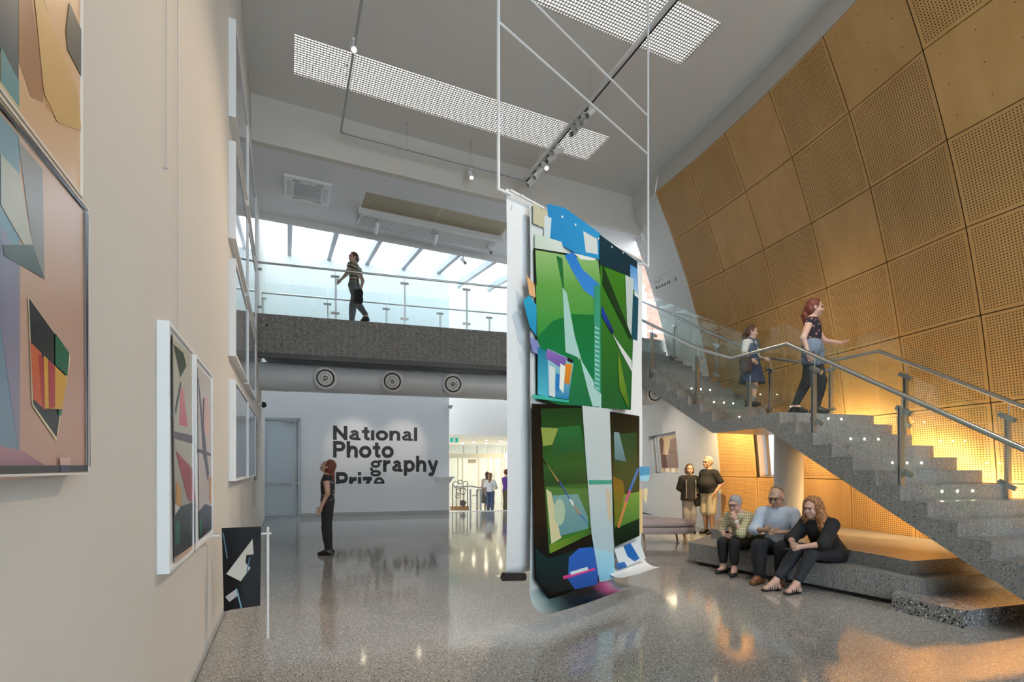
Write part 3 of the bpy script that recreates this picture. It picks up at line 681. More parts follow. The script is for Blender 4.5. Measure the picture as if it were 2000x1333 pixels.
# ------------------------------------------------------------------ glass door in the title wall
dx0, dx1 = x_on_s(513, S_NAT-.05), x_on_s(586, S_NAT-.05)
t = thing('door_1', 'tall frosted glass door beside the title wall', None, bx(S_NAT-.05, dx0, 0)); t['kind'] = 'structure'
s_ = S_NAT-.05; DZ = 3.1
m = MB(); m.prism([bx(s_, dx0+.06, .08), bx(s_, dx1-.10, .08), bx(s_, dx1-.10, DZ-.06), bx(s_, dx0+.06, DZ-.06)], DB*.02); m.build('pane', mat('frosted_glass', (.52, .60, .66), .12, spec=.6), t)
m = MB()
for xx, w in ((dx0, .07), (dx1-.06, .07)): m.prism([bx(s_-.03, xx, 0), bx(s_-.03, xx+w, 0), bx(s_-.03, xx+w, DZ), bx(s_-.03, xx, DZ)], DB*.07)
for z in (.0, DZ-.07): m.prism([bx(s_-.03, dx0, z), bx(s_-.03, dx1, z), bx(s_-.03, dx1, z+.07), bx(s_-.03, dx0, z+.07)], DB*.07)
m.prism([bx(s_-.02, dx0, 1.05), bx(s_-.02, dx1, 1.05), bx(s_-.02, dx1, 1.10), bx(s_-.02, dx0, 1.10)], DB*.03)
m.prism([bx(s_-.02, dx1-.16, 0), bx(s_-.02, dx1-.12, 0), bx(s_-.02, dx1-.12, DZ), bx(s_-.02, dx1-.16, DZ)], DB*.03)
m.build('frame', mat('door_alu', (.46, .50, .53), .35, .6), t)
m = MB(); m.prism([bx(s_-.10, dx1-.22, .9), bx(s_-.10, dx1-.16, .9), bx(s_-.10, dx1-.16, 1.55), bx(s_-.10, dx1-.22, 1.55)], DB*.03); m.build('handle', M_STEEL, t)
m = MB(); m.prism([bx(s_-.06, dx1-.45, DZ-.12), bx(s_-.06, dx1-.08, DZ-.12), bx(s_-.06, dx1-.08, DZ-.04), bx(s_-.06, dx1-.45, DZ-.04)], DB*.04); m.build('closer', M_GMETAL, t)
# louvre grille on the left wall end, camera on the wall
m = MB()
g = thing('wall_grille', 'narrow dark louvred grille at the far end of the gallery wall', 'grille', (XL, 11.6, 1.1))
m = MB(); m.box((XL, 11.4, 1.3), (XL+.012, 12.3, 2.7)); m.build('backing', mat('grille_dark', (.09, .10, .12), .6), g)
for k in range(20): m = MB(); m.box((XL+.010, 11.4, 1.33+.068*k), (XL+.03, 12.3, 1.355+.068*k)); m.build('slat', M_GMETAL, g)
def lettering(lines, name, parent, origin, right, up, size_fn, m, depth=.006): pass
c = on_plane(509, 788, Vector((XL, 0, 0)), Vector((1, 0, 0))); c = Vector((XL, 13.2, 3.05))
g = thing('security_camera', 'small black dome camera on the gallery wall by the duct', 'camera', c)
m = MB(); m.cyl(c, c+Vector((.08, 0, 0)), .05, 16); m.build('bracket', M_WMETAL, g); m = MB(); m.lathe(c+Vector((.10, 0, 0)), [(.0, .07), (.045, .06), (.07, .02), (.07, -.02), (.05, -.03)], 20, Vector((1, 0, 0))); m.build('dome', M_DARK, g, smooth=True)
# title lettering
tt = thing('title_lettering', 'large black exhibition title lettering on the white wall', 'lettering', bx(S_NAT-.01, 1.6, 1.4))
def wall_xz(px, py): p = on_plane(px, py, bx(S_NAT, 0, 0), DB); return p.dot(RB), p.z
GS = .295                                      # stroke of the letters, x-height = 1, capitals 1.38
def arc(cx, cy, rx, ry, a0, a1, n=16): return [(cx+rx*math.cos(math.radians(a0+(a1-a0)*i/n)), cy+ry*math.sin(math.radians(a0+(a1-a0)*i/n))) for i in range(n+1)]
h_ = GS/2; CAPH = 1.38
def ring(x, y0, y1, w): return arc(x+w/2, (y0+y1)/2, w/2-h_, (y1-y0)/2-h_, 0, 360, 28)
GL_ = {'N': (1.16, [[(h_, 0), (h_, CAPH)], [(1.16-h_, 0), (1.16-h_, CAPH)], [(h_*.9, CAPH-.12), (1.16-h_*.9, .12)]]),
 'P': (1.02, [[(h_, 0), (h_, CAPH)], [(h_, CAPH-h_), (.55, CAPH-h_)] + arc(.58, CAPH-.43, .44-h_, .43-h_, 90, -90, 12) + [(h_, CAPH-.86+h_)]]),
 'a': (.98, [[(.86-h_, 0), (.86-h_, .62)], [(.86-h_, .64)] + arc(.47, .66, .39-h_, .36-h_, 0, 165, 12), [(.86-h_, .58), (.40, .56)] + arc(.36, .29, .34-h_, .30-h_, 90, 270, 12) + [(.55, .0+h_), (.86-h_, .22)], [(.86-h_, h_*.8), (.98, h_*.8)]]),
 't': (.66, [[(.34, 1.30), (.34, .32)] + arc(.52, .32, .18, .32-h_, 180, 270, 6) + [(.66, h_)], [(0, 1-h_*.9), (.64, 1-h_*.9)]]),
 '1': (.30, [[(h_, 0), (h_, 1.0)]]), 'i': (.30, [[(h_, 0), (h_, 1.0)], [(h_, 1.12), (h_, CAPH)]]), 'l': (.30, [[(h_, 0), (h_, CAPH)]]),
 'o': (1.06, [ring(0, -.02, 1.02, 1.06)]), 'n': (.94, [[(h_, 0), (h_, 1)], [(h_, .60)] + arc(.50, .60, .44-h_, .42-h_, 180, 0, 14) + [(.94-h_, 0)]]),
 'h': (.94, [[(h_, 0), (h_, CAPH)], [(h_, .60)] + arc(.50, .60, .44-h_, .42-h_, 180, 0, 14) + [(.94-h_, 0)]]),
 'r': (.64, [[(h_, 0), (h_, 1)], [(h_, .55)] + arc(.60, .50, .60-h_, .50-h_, 180, 92, 8) + [(.64, 1-h_)]]),
 'p': (1.0, [[(h_, -.34), (h_, 1)], ring(.02, -.02, 1.02, .98)]),
 'g': (1.04, [ring(.04, .30, 1.02, .90), ring(0, -.44, .20, 1.0), [(.16, .36), (.12, .20), (.24, .10)], [(.72, .88), (1.04, .92)]]),
 'y': (1.0, [[(h_*.9, 1), (.52, .10)], [(1.0-h_*.9, 1), (.50, -.10), (.40, -.24), (.12, -.22)]]),
 'z': (.84, [[(.02, 1-h_*.9), (.82, 1-h_*.9)], [(.66, .88), (.18, .12)], [(0, h_*.9), (.84, h_*.9)]]),
 'e': (1.02, [[(.10, .50), (1.02-h_, .50)] + arc(.51, .50, .51-h_, .52-h_, 0, 320, 24)])}
def ribbon(m, pts, w, place):
    P = [Vector((x, y, 0)) for x, y in pts]; n = len(P); L, R_ = [], []
    closed = (P[0]-P[-1]).length < 1e-3
    for i in range(n):
        a = P[i-1] if i else (P[-2] if closed else P[0]); b = P[i+1] if i < n-1 else (P[1] if closed else P[-1])
        d1 = (P[i]-a); d2 = (b-P[i]); d1 = d1.normalized() if d1.length > 1e-6 else d2.normalized(); d2 = d2.normalized() if d2.length > 1e-6 else d1
        d = (d1+d2).normalized(); q = min(1.6, 1/max(.4, d.dot(d1))); nrm = Vector((-d.y, d.x, 0))*w/2*q; L.append(P[i]+nrm); R_.append(P[i]-nrm)
    k = len(m.v); m.v += [place(p) for p in L]+[place(p) for p in R_]; m.f += [(k+i, k+n+i, k+n+i+1, k+i+1) for i in range(n-1)]
def word(s, x0, x1, ytop, ybase, clip=None):
    """set a word so that its capital or ascender height spans ytop..ybase and its width x0..x1"""
    X0, Zt = wall_xz(x0, ytop); X1, Zb = wall_xz(x1, ybase); sp = .10
    tot = sum(GL_[c][0]+sp for c in s)-sp; sx = (X1-X0)/tot; sz = (Zt-Zb)/CAPH; x = 0
    for c in s:
        w, st_ = GL_[c]; m = MB()
        for i, pl_ in enumerate(st_): ribbon(m, pl_, GS*(.70 if c in 'ge' else .82 if c in 'a' else 1), lambda p, i=i: DB*(S_NAT-.004-.0003*i) + RB*(X0+(x+p.x)*sx) + Z3*(Zb+p.y*sz))
        o = m.build('letter', mat('title_black', (.022, .022, .024), .5), tt)
        if clip is not None:
            b = bmesh.new(); b.from_mesh(o.data); bmesh.ops.bisect_plane(b, geom=b.verts[:]+b.edges[:]+b.faces[:], plane_co=(0, 0, clip-world_loc(tt).z), plane_no=(0, 0, -1), clear_outer=True); b.to_mesh(o.data); b.free()
        x += w+sp
word('Nat1onal', 650.5, 815, 832, 862)
word('Photo', 650.5, 769, 862, 895)
word('graphy', 722.5, 856, 890.5, 922)
word('Prize', 656, 752, 922.5, 957, clip=wall_xz(700, 945.5)[1])
# small signs: exit sign, wall directory
e0 = on_plane(879, 860, bx(18.75, 0, 0), DB); t = thing('exit_sign', 'green and white exit sign by the entrance', 'sign', e0)
W_ = .30; H_ = .17
m = MB(); m.obox(e0+RB*W_/2, RB*(W_/2), DB*.02, Z3*(H_/2)); m.build('box', mat('sign_green', '0e8f7a', .4, emit=lin('0e8f7a'), es=.5), t)
m = MB(); m.obox(e0+RB*.15-DB*.022, RB*.05, DB*.002, Z3*.07); m.build('doorway', mat('sign_white', (.9, .9, .9), .4), t)
m = MB(); q = e0+RB*.15-DB*.026
m.obox(q+Z3*.045, RB*.012, DB*.002, Z3*.012); m.bar(q+Z3*.03, q-Z3*.01, .004, .022, DB); m.bar(q-Z3*.01, q-Z3*.06+RB*.03, .004, .014, DB); m.bar(q-Z3*.01, q-Z3*.055-RB*.03, .004, .014, DB); m.bar(q+Z3*.025, q+RB*.035-Z3*.005, .004, .012, DB); m.bar(q+Z3*.025, q-RB*.035+Z3*.0, .004, .012, DB); m.build('running_figure', mat('sign_green'), t)
m = MB(); m.cyl(e0+RB*.15+Z3*.08, Vector((e0.x, e0.y, 2.79))+RB*.15, .01, 8); m.build('hanger', M_GMETAL, t)
def surf_at(px, py):                          # meet the plaster wall
    r = ray(px, py); lo, hi = 9., 15.
    f = lambda k: (lambda p: p.x - ppt(p.y - tpt(0, p.z).y, p.z).x)(Vector((0, 0, EYE))+r*k)
    for _ in range(50):
        mid = (lo+hi)/2
        if f(mid) < 0: lo = mid
        else: hi = mid
    return Vector((0, 0, EYE)) + r*lo
t = thing('wall_directory', 'small black pictogram directory with an arrow on the white wall', 'sign', surf_at(1300, 556))
off = Vector((-.012, -.004, 0))
def shape(pts, name, m_=M_DARK): m = MB(); m.poly([surf_at(*p)+off for p in pts]); return m.build(name, m_, t)
gl = mat('sign_grey', (.35, .35, .35), .6)
shape([(1279, 545), (1316, 527), (1316, 527.7), (1279, 545.8)], 'rule', gl); shape([(1279, 551), (1294, 545), (1294, 546.2), (1279, 552.3)], 'text_line', gl); shape([(1279, 553.5), (1291, 549), (1291, 550), (1279, 554.7)], 'text_line', gl)
shape([(1283+2.2*math.cos(a), 562.5+3*math.sin(a)) for a in np.linspace(0, 6, 12)], 'pictogram')
shape([(1286.5, 563.5), (1291, 561.8), (1288.5, 556.5)], 'pictogram'); shape([(1292, 561), (1292.6, 556), (1295, 555), (1295.5, 559.5)], 'pictogram'); shape([(1297, 559), (1297.4, 554.8), (1300.6, 553.2), (1301, 557.4)], 'pictogram')
shape([(1303, 556.5), (1303, 550.5), (1305, 549.6), (1305.2, 555.6)], 'pictogram'); shape([(1307.4, 555), (1307.2, 549), (1309.4, 548), (1309.6, 554)], 'pictogram')
shape([(1316, 541.5), (1317, 541), (1321, 546.6), (1320, 547.4)], 'arrow'); shape([(1315.5, 549.5), (1321.5, 547), (1321.5, 548.2), (1315.5, 550.6)], 'arrow'); shape([(1320.4, 541), (1321.5, 540.6), (1321.8, 547.4), (1320.6, 547.8)], 'arrow')
# ------------------------------------------------------------------ warm lights washing the timber wall
def led(label, pts, e, r=.02):
    t = thing('light_strip', label, 'light strip', pts[0], 'warm light strips')
    m = MB(); m.tube(pts, r, 8); m.build('diffuser', mat('warm_led_%d' % int(e), (1, 1, 1), emit=WARM, es=e), t)
    m = MB(); m.tube([Vector(p)-RB*.03 for p in pts], r*1.1, 6); m.build('channel', M_GMETAL, t)
led('warm light strip fixed along the far side of the lower stair flight', [bp(s, W2+.06, nose_lo(s)-.30) for s in (2.6, 3.4, 4.2, 5.0, 5.7)], 62)
led('warm light strip fixed along the far side of the stair landing', [bp(SL+.1, W2+.06, ZL-.10), bp(SK-.2, W2+.06, ZL-.10)], 40)
for k, (p, aim, lab, pw, an) in enumerate((((8.35, 7.95, 2.98), tpt(.15, 1.1), 'soffit downlight under the upper flight by the end of the timber wall', 300, 105), (bp(6.9, 7.2, 2.15), tpt(1.0, 1.2), 'soffit downlight under the landing behind the column', 90, 120), (bp(5.2, 7.1, 1.55), tpt(3.35, .9), 'soffit downlight under the lower flight above the plinth', 90, 100))):
    p = Vector(p); t = thing('downlight', lab, 'downlight', p, 'soffit downlights under the stair')
    m = MB(); m.cyl(p, p+Z3*.10, .05, 20); m.build('can', M_WMETAL, t); m = MB(); m.cyl(p-Z3*.003, p, .038, 16); m.build('lens', mat('warm_lens', (1, 1, 1), emit=WARM, es=12), t)
    lamp('soffit_lamp', 'SPOT', p-Z3*.01, aim, pw, WARM, .04, spot=an, blend=.8, parent=t)
for p, lab in (((8.3, 11.35, 4.2), 'unseen added downlight in the slab brightening the bench'), ((9.2, 12.4, 4.2), 'unseen added downlight in the slab brightening the wall by the slanted window')):  # downlights put in to lift the dim area around the bench
    p = Vector(p); t = thing('downlight', lab, 'downlight', p, 'added slab downlights')
    m = MB(); m.lathe(p, [(.09, 0), (.09, -.012), (.065, -.012)], 20); m.build('trim_ring', M_WMETAL, t); m = MB(); m.cyl(p-Z3*.01, p-Z3*.004, .066, 16); m.build('lens', mat('slab_fill_lens', (1, 1, 1), emit=(1, .88, .72), es=10), t)
    lamp('slab_fill_lamp', 'SPOT', p-Z3*.02, p-Z3*3+Vector((.5, 0, 0)), 130, (1, .88, .74), .05, spot=115, blend=.7, parent=t)
# ------------------------------------------------------------------ hanging photographic banner
def colour(c): return lin(c) if isinstance(c, str) else c
class Art:
    """flat printed shapes given by outline points; each later shape lies a hair above the last"""
    def __init__(self, fn, n): self.m = MB(); self.fn = fn; self.n = n; self.k = 0
    def s(self, pts, c, c2=None, dirn='v'):
        self.k += 1; P = [self.fn(*p) + self.n*(.0003*self.k) for p in pts]
        if c2 is None: cols = [colour(c)]*len(pts)
        else:
            ax = 1 if dirn == 'v' else 0; q = [p[ax] for p in pts]; lo, hi = min(q), max(q); a, b = colour(c), colour(c2)
            cols = [tuple(a[i]+(b[i]-a[i])*((x-lo)/(hi-lo+1e-9)) for i in range(3)) for x in q]
        self.m.poly(P, cols); return self
    def build(self, parent, name='printed_artwork', m=None): return self.m.build(name, m or M_PRINT, parent, recalc=False)
B0, B1 = wp(-.024, 4.70), wp(1.69, 6.45)      # plan positions of the banner's two ends
bd_ = (B1-B0).normalized(); bn = Vector((bd_.y, -bd_.x, 0)); bn = bn if bn.dot(B0) < 0 else -bn
def ban(px, py): return on_plane(px, py, B0, bn)
ZBT = 4.16
t = thing('hanging_frame', 'white steel hanging frame with two cross bars above the banner', 'hanging frame', (B0.x, B0.y, ZBT))
PL, PR = ban(973.5, 370), ban(1266, 520)
m = MB(); m.tube([Vector((PL.x, PL.y, ZC)), PL, ban(996, 380)], .016, 10); m.build('hanger', M_WMETAL, t)
m = MB(); m.tube([Vector((PR.x, PR.y, ZC)), Vector((PR.x, PR.y, ban(1262, 520).z)), ban(1254, 514)], .016, 10); m.build('hanger', M_WMETAL, t)
for z in (5.66, 6.16):
    m = MB(); m.cyl(Vector((PL.x, PL.y, z)), Vector((PR.x, PR.y, z)), .012, 10); m.build('cross_bar', M_WMETAL, t)
m = MB(); m.cyl(ban(996, 372), ban(1255, 510), .014, 10); m.build('top_bar', M_WMETAL, t)
bt = thing('photo_banner', 'tall hanging banner of collaged green and blue photographic prints', 'banner', (B0.x, B0.y, .3))
M_PAPER = mat('photo_paper', (.76, .765, .77), .35)
M_PAPERB = mat('paper_back', (.70, .69, .66), .6)
def sheet(name, pxl, pxr, top, zbot, off, curl, m_, n=14, back=0, flip=1, cols=None):
    """paper sheet between two pixel columns of the banner plane; curls out at the bottom"""
    a, b = ban(pxl, HY), ban(pxr, HY); m = MB(); prof = []
    ta, tb = top; H = 1.0
    for k in range(9): prof.append((0, k/8))
    rows = []
    for q in range(9): rows.append((q/8, 0, 0))
    N_ = 8
    vs = []
    for side, p, zt in ((0, a, ta), (1, b, tb)):
        colv = [Vector((p.x, p.y, zt+(zbot+curl-zt)*q/8)) + bn*(off + .006*math.sin(q*1.3+side)) for q in range(9)]
        base = colv[-1]
        for q in range(1, N_+1):
            an = math.pi*.62*q/N_ if curl else 0; r = curl
            colv.append(base + bn*flip*(r*(1-math.cos(an))) - Z3*(r*math.sin(an)))
        vs.append(colv)
    L = len(vs[0])
    if not curl: L = 9
    for colv in vs: m.v += colv[:L]
    nb = 6; V = []
    for j in range(nb+1): V += [vs[0][i].lerp(vs[1][i], j/nb) + bn*(.012*math.sin(j*1.1+i*.35)) for i in range(L)]
    m.v = V; m.f = [(j*L+i, j*L+i+1, (j+1)*L+i+1, (j+1)*L+i) for j in range(nb) for i in range(L-1)]
    if cols: m.c = [lin(cols[j]) if i > 8 else lin('c9cdcc') for j in range(nb+1) for i in range(L)]
    o = m.build(name, m_, bt, smooth=True); return o
sheet('backing_sheet', 996, 1250, (ban(996, 364).z, ban(1250, 503).z), .50, -.05, .10, M_PAPER, flip=-1)
sheet('backing_sheet', 1180, 1256, (ban(1180, 470).z, ban(1256, 507).z), .30, -.025, .22, M_PAPER, flip=1)
sheet('paper_sheet', 1030, 1190, (ban(1030, 402).z, ban(1190, 490).z), .17, .03, .20, M_PRINTM, cols=['aebcbc', '4a6266', '121a1c', '0d1012', '1a1418', 'a84a78', '8f9aa4'])
m = MB(); a = ban(986, 1128); m.cyl(a-bn*.02, a+(ban(1030, 1128)-a)*.9-bn*.02, .040, 20); m.build('rolled_end', mat('roll_black', (.02, .02, .02), .35), bt, smooth=True)
for (px, py) in ((1011, 387), (1050, 410), (1089, 428), (1115, 443), (1160, 470), (1186, 486), (1208, 497), (1244, 518)):
    m = MB(); p = ban(px, py); m.cyl(p+bn*.03, p+bn*.065, .012, 8); m.build('clip', M_WMETAL, bt)
A = Art(lambda x, y: ban(x, y) + bn*.055, bn)
A.s([(1033, 400), (1200, 492), (1236, 514), (1236, 530), (1033, 440)], 'b9b49a', 'd5c9a0', 'h')
A.s([(1060, 402), (1095, 410), (1165, 460), (1164, 512), (1120, 500), (1066, 470)], '1f7fb8', '2a8fc4', 'h')
A.s([(1131, 455), (1158, 470), (1160, 500), (1136, 496)], 'c9cdc9')
A.s([(1055, 425), (1069, 430), (1066, 470), (1054, 466)], 'c3cfd2')
A.s([(1036, 460), (1088, 476), (1100, 512), (1036, 492)], 'bccabb', 'cfd6cf', 'h')
A.s([(1034, 488), (1160, 508), (1168, 804), (1098, 802), (1040, 784)], '101a14')
A.s([(1037, 492), (1160, 512), (1166, 560), (1040, 560)], '8fb472', '5f9a48')
A.s([(1038, 560), (1164, 560), (1166, 660), (1041, 660)], '5f9a48', '2f8a3c')
A.s([(1041, 660), (1166, 660), (1166, 800), (1100, 798), (1043, 778)], '2f8a3c', '0a6a3a')
A.s([(1078, 503), (1090, 508), (1094, 575), (1090, 565)], '1d6a35')
A.s([(1094, 502), (1112, 496), (1130, 530), (1164, 560), (1164, 594), (1132, 570), (1108, 530)], '2273c0', '3a86cf')
A.s([(1112, 498), (1158, 509), (1150, 512), (1126, 510)], 'd9dcd4')
A.s([(1164, 505), (1232, 545), (1224, 802), (1164, 798)], '3f7a1e', '0b5a2c')
A.s([(1042, 660), (1070, 630), (1110, 616), (1166, 618), (1166, 798), (1120, 796), (1042, 690)], '0c6e34', '047a50')
A.s([(1090, 565), (1098, 575), (1114, 660), (1128, 708), (1166, 772), (1166, 798), (1150, 798), (1120, 700), (1096, 690)], '9cc3b8', 'a9cdc8')
A.s([(1124, 700), (1148, 798), (1102, 797), (1108, 740)], '1c7a3e', '0f6b45')
A.s([(1152, 560), (1164, 560), (1164, 770), (1152, 760)], '2f8a6a', '4aa58c')
for k in range(14):
    y = 640 + 9*k; A.s([(1153, y), (1162, y+4), (1161, y+6), (1153, y+3)], 'a8d2c8')
A.s([(1162, 462), (1236, 514), (1236, 548), (1162, 520)], '0d3440', '0a2a3a')
A.s([(1222, 520), (1236, 528), (1238, 580), (1222, 560)], '3f86c8', '9cc0dc')
A.s([(1224, 575), (1238, 585), (1236, 668), (1224, 664)], '0c4a5a')
A.s([(1212, 540), (1228, 548), (1224, 662), (1216, 640)], 'b9c3c0')
A.s([(1168, 520), (1225, 660), (1222, 666), (1168, 560)], '12351c')
A.s([(1166, 600), (1190, 650), (1186, 656), (1166, 620)], '2346b0', '101a3a')
A.s([(1187, 655), (1224, 706), (1226, 730), (1204, 690)], 'd0d4d0')
A.s([(1198, 690), (1220, 790), (1218, 800), (1200, 760)], '7f9c2c', '3f6a20')
A.s([(1012, 590), (1024, 580), (1038, 600), (1038, 660), (1024, 640)], '2c9cc0', '1a86b4')
A.s([(1018, 540), (1034, 560), (1036, 585), (1024, 580)], 'dba878')
A.s([(1024, 660), (1040, 668), (1052, 700), (1030, 690)], '7c86b8')
A.s([(1040, 680), (1060, 690), (1062, 778), (1040, 772)], '0f6f90', '4fb4c8')
A.s([(1060, 684), (1096, 700), (1110, 712), (1100, 782), (1060, 776)], '9fd0cc', '1d7fb0')
A.s([(1058, 684), (1098, 702), (1090, 724), (1056, 702)], '8a6bb4', '6a4f9c')
A.s([(1098, 700), (1110, 706), (1108, 712), (1098, 708)], '1a1420')
A.s([(1094, 712), (1108, 714), (1102, 754), (1090, 748)], 'e08a2c', 'c97a2a')
A.s([(1062, 716), (1074, 720), (1074, 778), (1062, 774)], 'cdd6d4')
A.s([(1076, 730), (1086, 736), (1080, 770), (1074, 760)], '1c78b8')
A.s([(1084, 712), (1094, 718), (1090, 770), (1082, 760)], 'e2e4da')
A.s([(1030, 772), (1102, 784), (1100, 788), (1030, 780)], '3fae9c')
# lower prints
A.s([(1028, 790), (1160, 796), (1156, 1150), (1062, 1168), (1034, 1130)], '05090a', '04090a')
A.s([(1046, 800), (1128, 798), (1136, 830), (1144, 1030), (1062, 1080), (1050, 900)], '0e3a1a', '2f7a2c')
A.s([(1046, 836), (1080, 838), (1068, 870), (1050, 872)], '8c9a4a')
A.s([(1080, 836), (1122, 832), (1132, 885), (1066, 890)], '1d6a34', '11522c')
A.s([(1052, 905), (1134, 908), (1138, 945), (1054, 950)], '1a5a26', '0f4020')
A.s([(1056, 952), (1140, 955), (1142, 1020), (1062, 1062)], '4a7a3c', '2c5e30')
A.s([(1056, 955), (1066, 962), (1086, 1050), (1066, 1062)], 'cfc79a')
A.s([(1068, 968), (1118, 965), (1138, 1010), (1138, 1032), (1084, 1046)], '6f9c98', '5d8f94')
A.s([(1082+11*math.cos(q), 1000+26*math.sin(q)) for q in np.linspace(0, 5.98, 14)], 'a9bfa4')
A.s([(1062, 1064), (1142, 1032), (1144, 1042), (1064, 1080)], '6f8f2a', '2f6a24', 'h')
A.s([(1050, 897), (1056, 905), (1058, 914), (1050, 902)], '101010'); A.s([(1056, 905), (1060, 910), (1082, 942), (1078, 940)], 'd08a5a')
A.s([(1080, 940), (1084, 942), (1106, 980), (1100, 974)], '2a52b0'); A.s([(1100, 974), (1107, 978), (1112, 990), (1106, 986)], 'e3e0da'); A.s([(1108, 984), (1112, 988), (1124, 1006), (1118, 1002)], 'c07a50'); A.s([(1118, 1002), (1126, 1006), (1142, 1030), (1140, 1026)], '2d6fb4')
A.s([(1034, 1070), (1060, 1090), (1160, 1060), (1160, 1110), (1150, 1140), (1062, 1160), (1036, 1130)], '063034', '060c10')
A.s([(1100, 1088), (1120, 1070), (1146, 1068), (1160, 1090), (1156, 1140), (1112, 1150), (1098, 1130)], '2a66c0', '2050a0')
A.s([(1088, 1124), (1150, 1108), (1152, 1112), (1090, 1130)], 'd43a8a'); A.s([(1102, 1116), (1136, 1106), (1138, 1112), (1104, 1122)], 'd4e0e6')
A.s([(1126, 794), (1180, 800), (1188, 1076), (1188, 1130), (1160, 1136), (1144, 1040), (1132, 880)], 'c6cdca', 'aac4cc')
A.s([(1138, 938), (1184, 938), (1184, 946), (1139, 947)], '2a9c84')
A.s([(1172, 955), (1182, 960), (1184, 1020), (1176, 1010)], 'c9bda0')
A.s([(1150, 1070), (1188, 1080), (1190, 1126), (1160, 1134)], 'a9d4e4', '7cc0dc')
A.s([(1180, 805), (1238, 814), (1238, 1046), (1190, 1068), (1184, 930)], '04090a', '123a1a')
A.s([(1186, 850), (1232, 846), (1236, 960), (1190, 956)], '0c4626', '0f3f22')
A.s([(1188, 845), (1198, 846), (1212, 902), (1190, 898)], '7c9aa0', '4f7a84')
A.s([(1186, 930), (1206, 940), (1214, 1000), (1190, 1030)], '7a5a1c', '6a7a24')
A.s([(1208, 966), (1238, 960), (1238, 1012), (1196, 1030)], '6f9a3c', '4a7a34')
A.s([(1190, 1034), (1238, 1012), (1238, 1046), (1190, 1066)], '123018', '0c1c14')
A.s([(1234, 914), (1238, 916), (1220, 962), (1216, 958)], '2d6fb8'); A.s([(1218, 956), (1221, 960), (1212, 984), (1208, 980)], 'c9547a'); A.s([(1210, 978), (1214, 982), (1198, 1032), (1194, 1028)], 'c9824a')
A.s([(1238, 912), (1258, 912), (1258, 930), (1238, 938)], '2a96c4'); A.s([(1238, 930), (1258, 928), (1256, 940), (1240, 940)], '8fd0e4')
A.s([(1238, 955), (1244, 956), (1244, 1040), (1238, 1044)], 'e0c48a'); A.s([(1246, 954), (1254, 955), (1252, 985), (1246, 975)], 'e6d2a0')
A.s([(1188, 1072), (1238, 1055), (1250, 1090), (1200, 1110)], 'dbe0e2'); A.s([(1206, 1066), (1220, 1060), (1238, 1090), (1228, 1096), (1214, 1086)], '2a6ab4'); A.s([(1190, 1100), (1208, 1096), (1214, 1106), (1196, 1112)], '3a7cc0', '1a4a84')
A.build(bt)

# ------------------------------------------------------------------ framed prints on the left wall
XP = XL+.055
wlx = Vector((1, 0, 0))
def lw(px, py, x=XP): return on_plane(px, py, Vector((x, 0, 0)), wlx)
def framed(label, y0, y1, z0, z1, art=None, depth=.055, group=None, glass=None, fr=.02, fm=None):
    t = thing('framed_print', label, 'framed print', (XL, y0, z0), group)
    m = MB(); x0, x1 = XL, XL+depth; fm = fm or mat('frame_white', (.82, .82, .82), .45)
    for a, b in (((y0, z0), (y1, z0+fr)), ((y0, z1-fr), (y1, z1)), ((y0, z0+fr), (y0+fr, z1-fr)), ((y1-fr, z0+fr), (y1, z1-fr))):
        m.box((x0, a[0], a[1]), (x1, b[0], b[1]))
    m.build('frame', fm, t)
    m = MB(); m.box((x0, y0+fr, z0+fr), (x1-.012, y1-fr, z1-fr)); m.build('mount', glass or M_PAPER, t)
    if art: art(t)
    return t
# big prints beside the viewer
def art_big_low(t):
    f = lambda x, y: lw(x, y, XP-.006); A = Art(f, wlx)
    A.s([(-260, -98), (163, 412), (168, 925), (-260, 962)], 'd8b79c', 'b98f80')
    A.s([(-260, -90), (38, 268), (38, 905), (-260, 905)], '7fa3a6', '74879c')
    A.s([(0, 440), (38, 500), (38, 900), (0, 640)], '8f8ea0', '8a7f94')
    A.s([(34, 272), (82, 330), (86, 545), (62, 480)], '97918a', '8a857e')
    A.s([(0, 300), (36, 340), (62, 478), (46, 480), (0, 400)], 'b8b4a2')
    A.s([(4, 478), (62, 478), (86, 546), (50, 524), (6, 500)], '56605e', '4a5452')
    A.s([(-260, 820), (40, 880), (90, 912), (-260, 912)], 'bf9296', '8f5f72')
    A.s([(52, 578), (134, 690), (136, 700), (108, 862), (60, 792)], 'e4d4ae')
    A.s([(54, 582), (132, 690), (130, 704), (108, 855), (62, 790)], '221d1c')
    A.s([(56, 668), (78, 690), (84, 800), (62, 780)], 'd0642a', 'c9562a'); A.s([(72, 690), (82, 700), (88, 800), (80, 800)], 'a8282c')
    A.s([(82, 694), (128, 738), (118, 800), (84, 798)], 'd9a428', 'cf9a24'); A.s([(90, 702), (104, 716), (104, 796), (92, 798)], 'a82c30')
    A.s([(104, 650), (132, 690), (128, 735), (104, 712)], '14603c'); A.s([(110, 800), (118, 800), (116, 812), (110, 812)], '1c6a44')
    A.s([(-260, -112), (165, 406), (166, 414), (-260, -96)], '2a2230')
    A.s([(163, 412), (170, 420), (173, 912), (166, 912)], '2f2530')
    A.s([(-260, 911), (168, 909.5), (168, 921), (-260, 937)], '2a2320', '201c22', 'h')
    A.s([(112, 894), (132, 894), (132, 909), (112, 909)], 'd2a9a0'); A.s([(112, 911), (130, 911), (130, 922), (112, 924)], '3a335c')
    A.build(t)
y1b = lw(175, HY).y; y0b = -.05; z0b, z1b = lw(175, 927).z, lw(163, 408).z
M_FG = mat('frame_pale', (.72, .66, .60), .5)
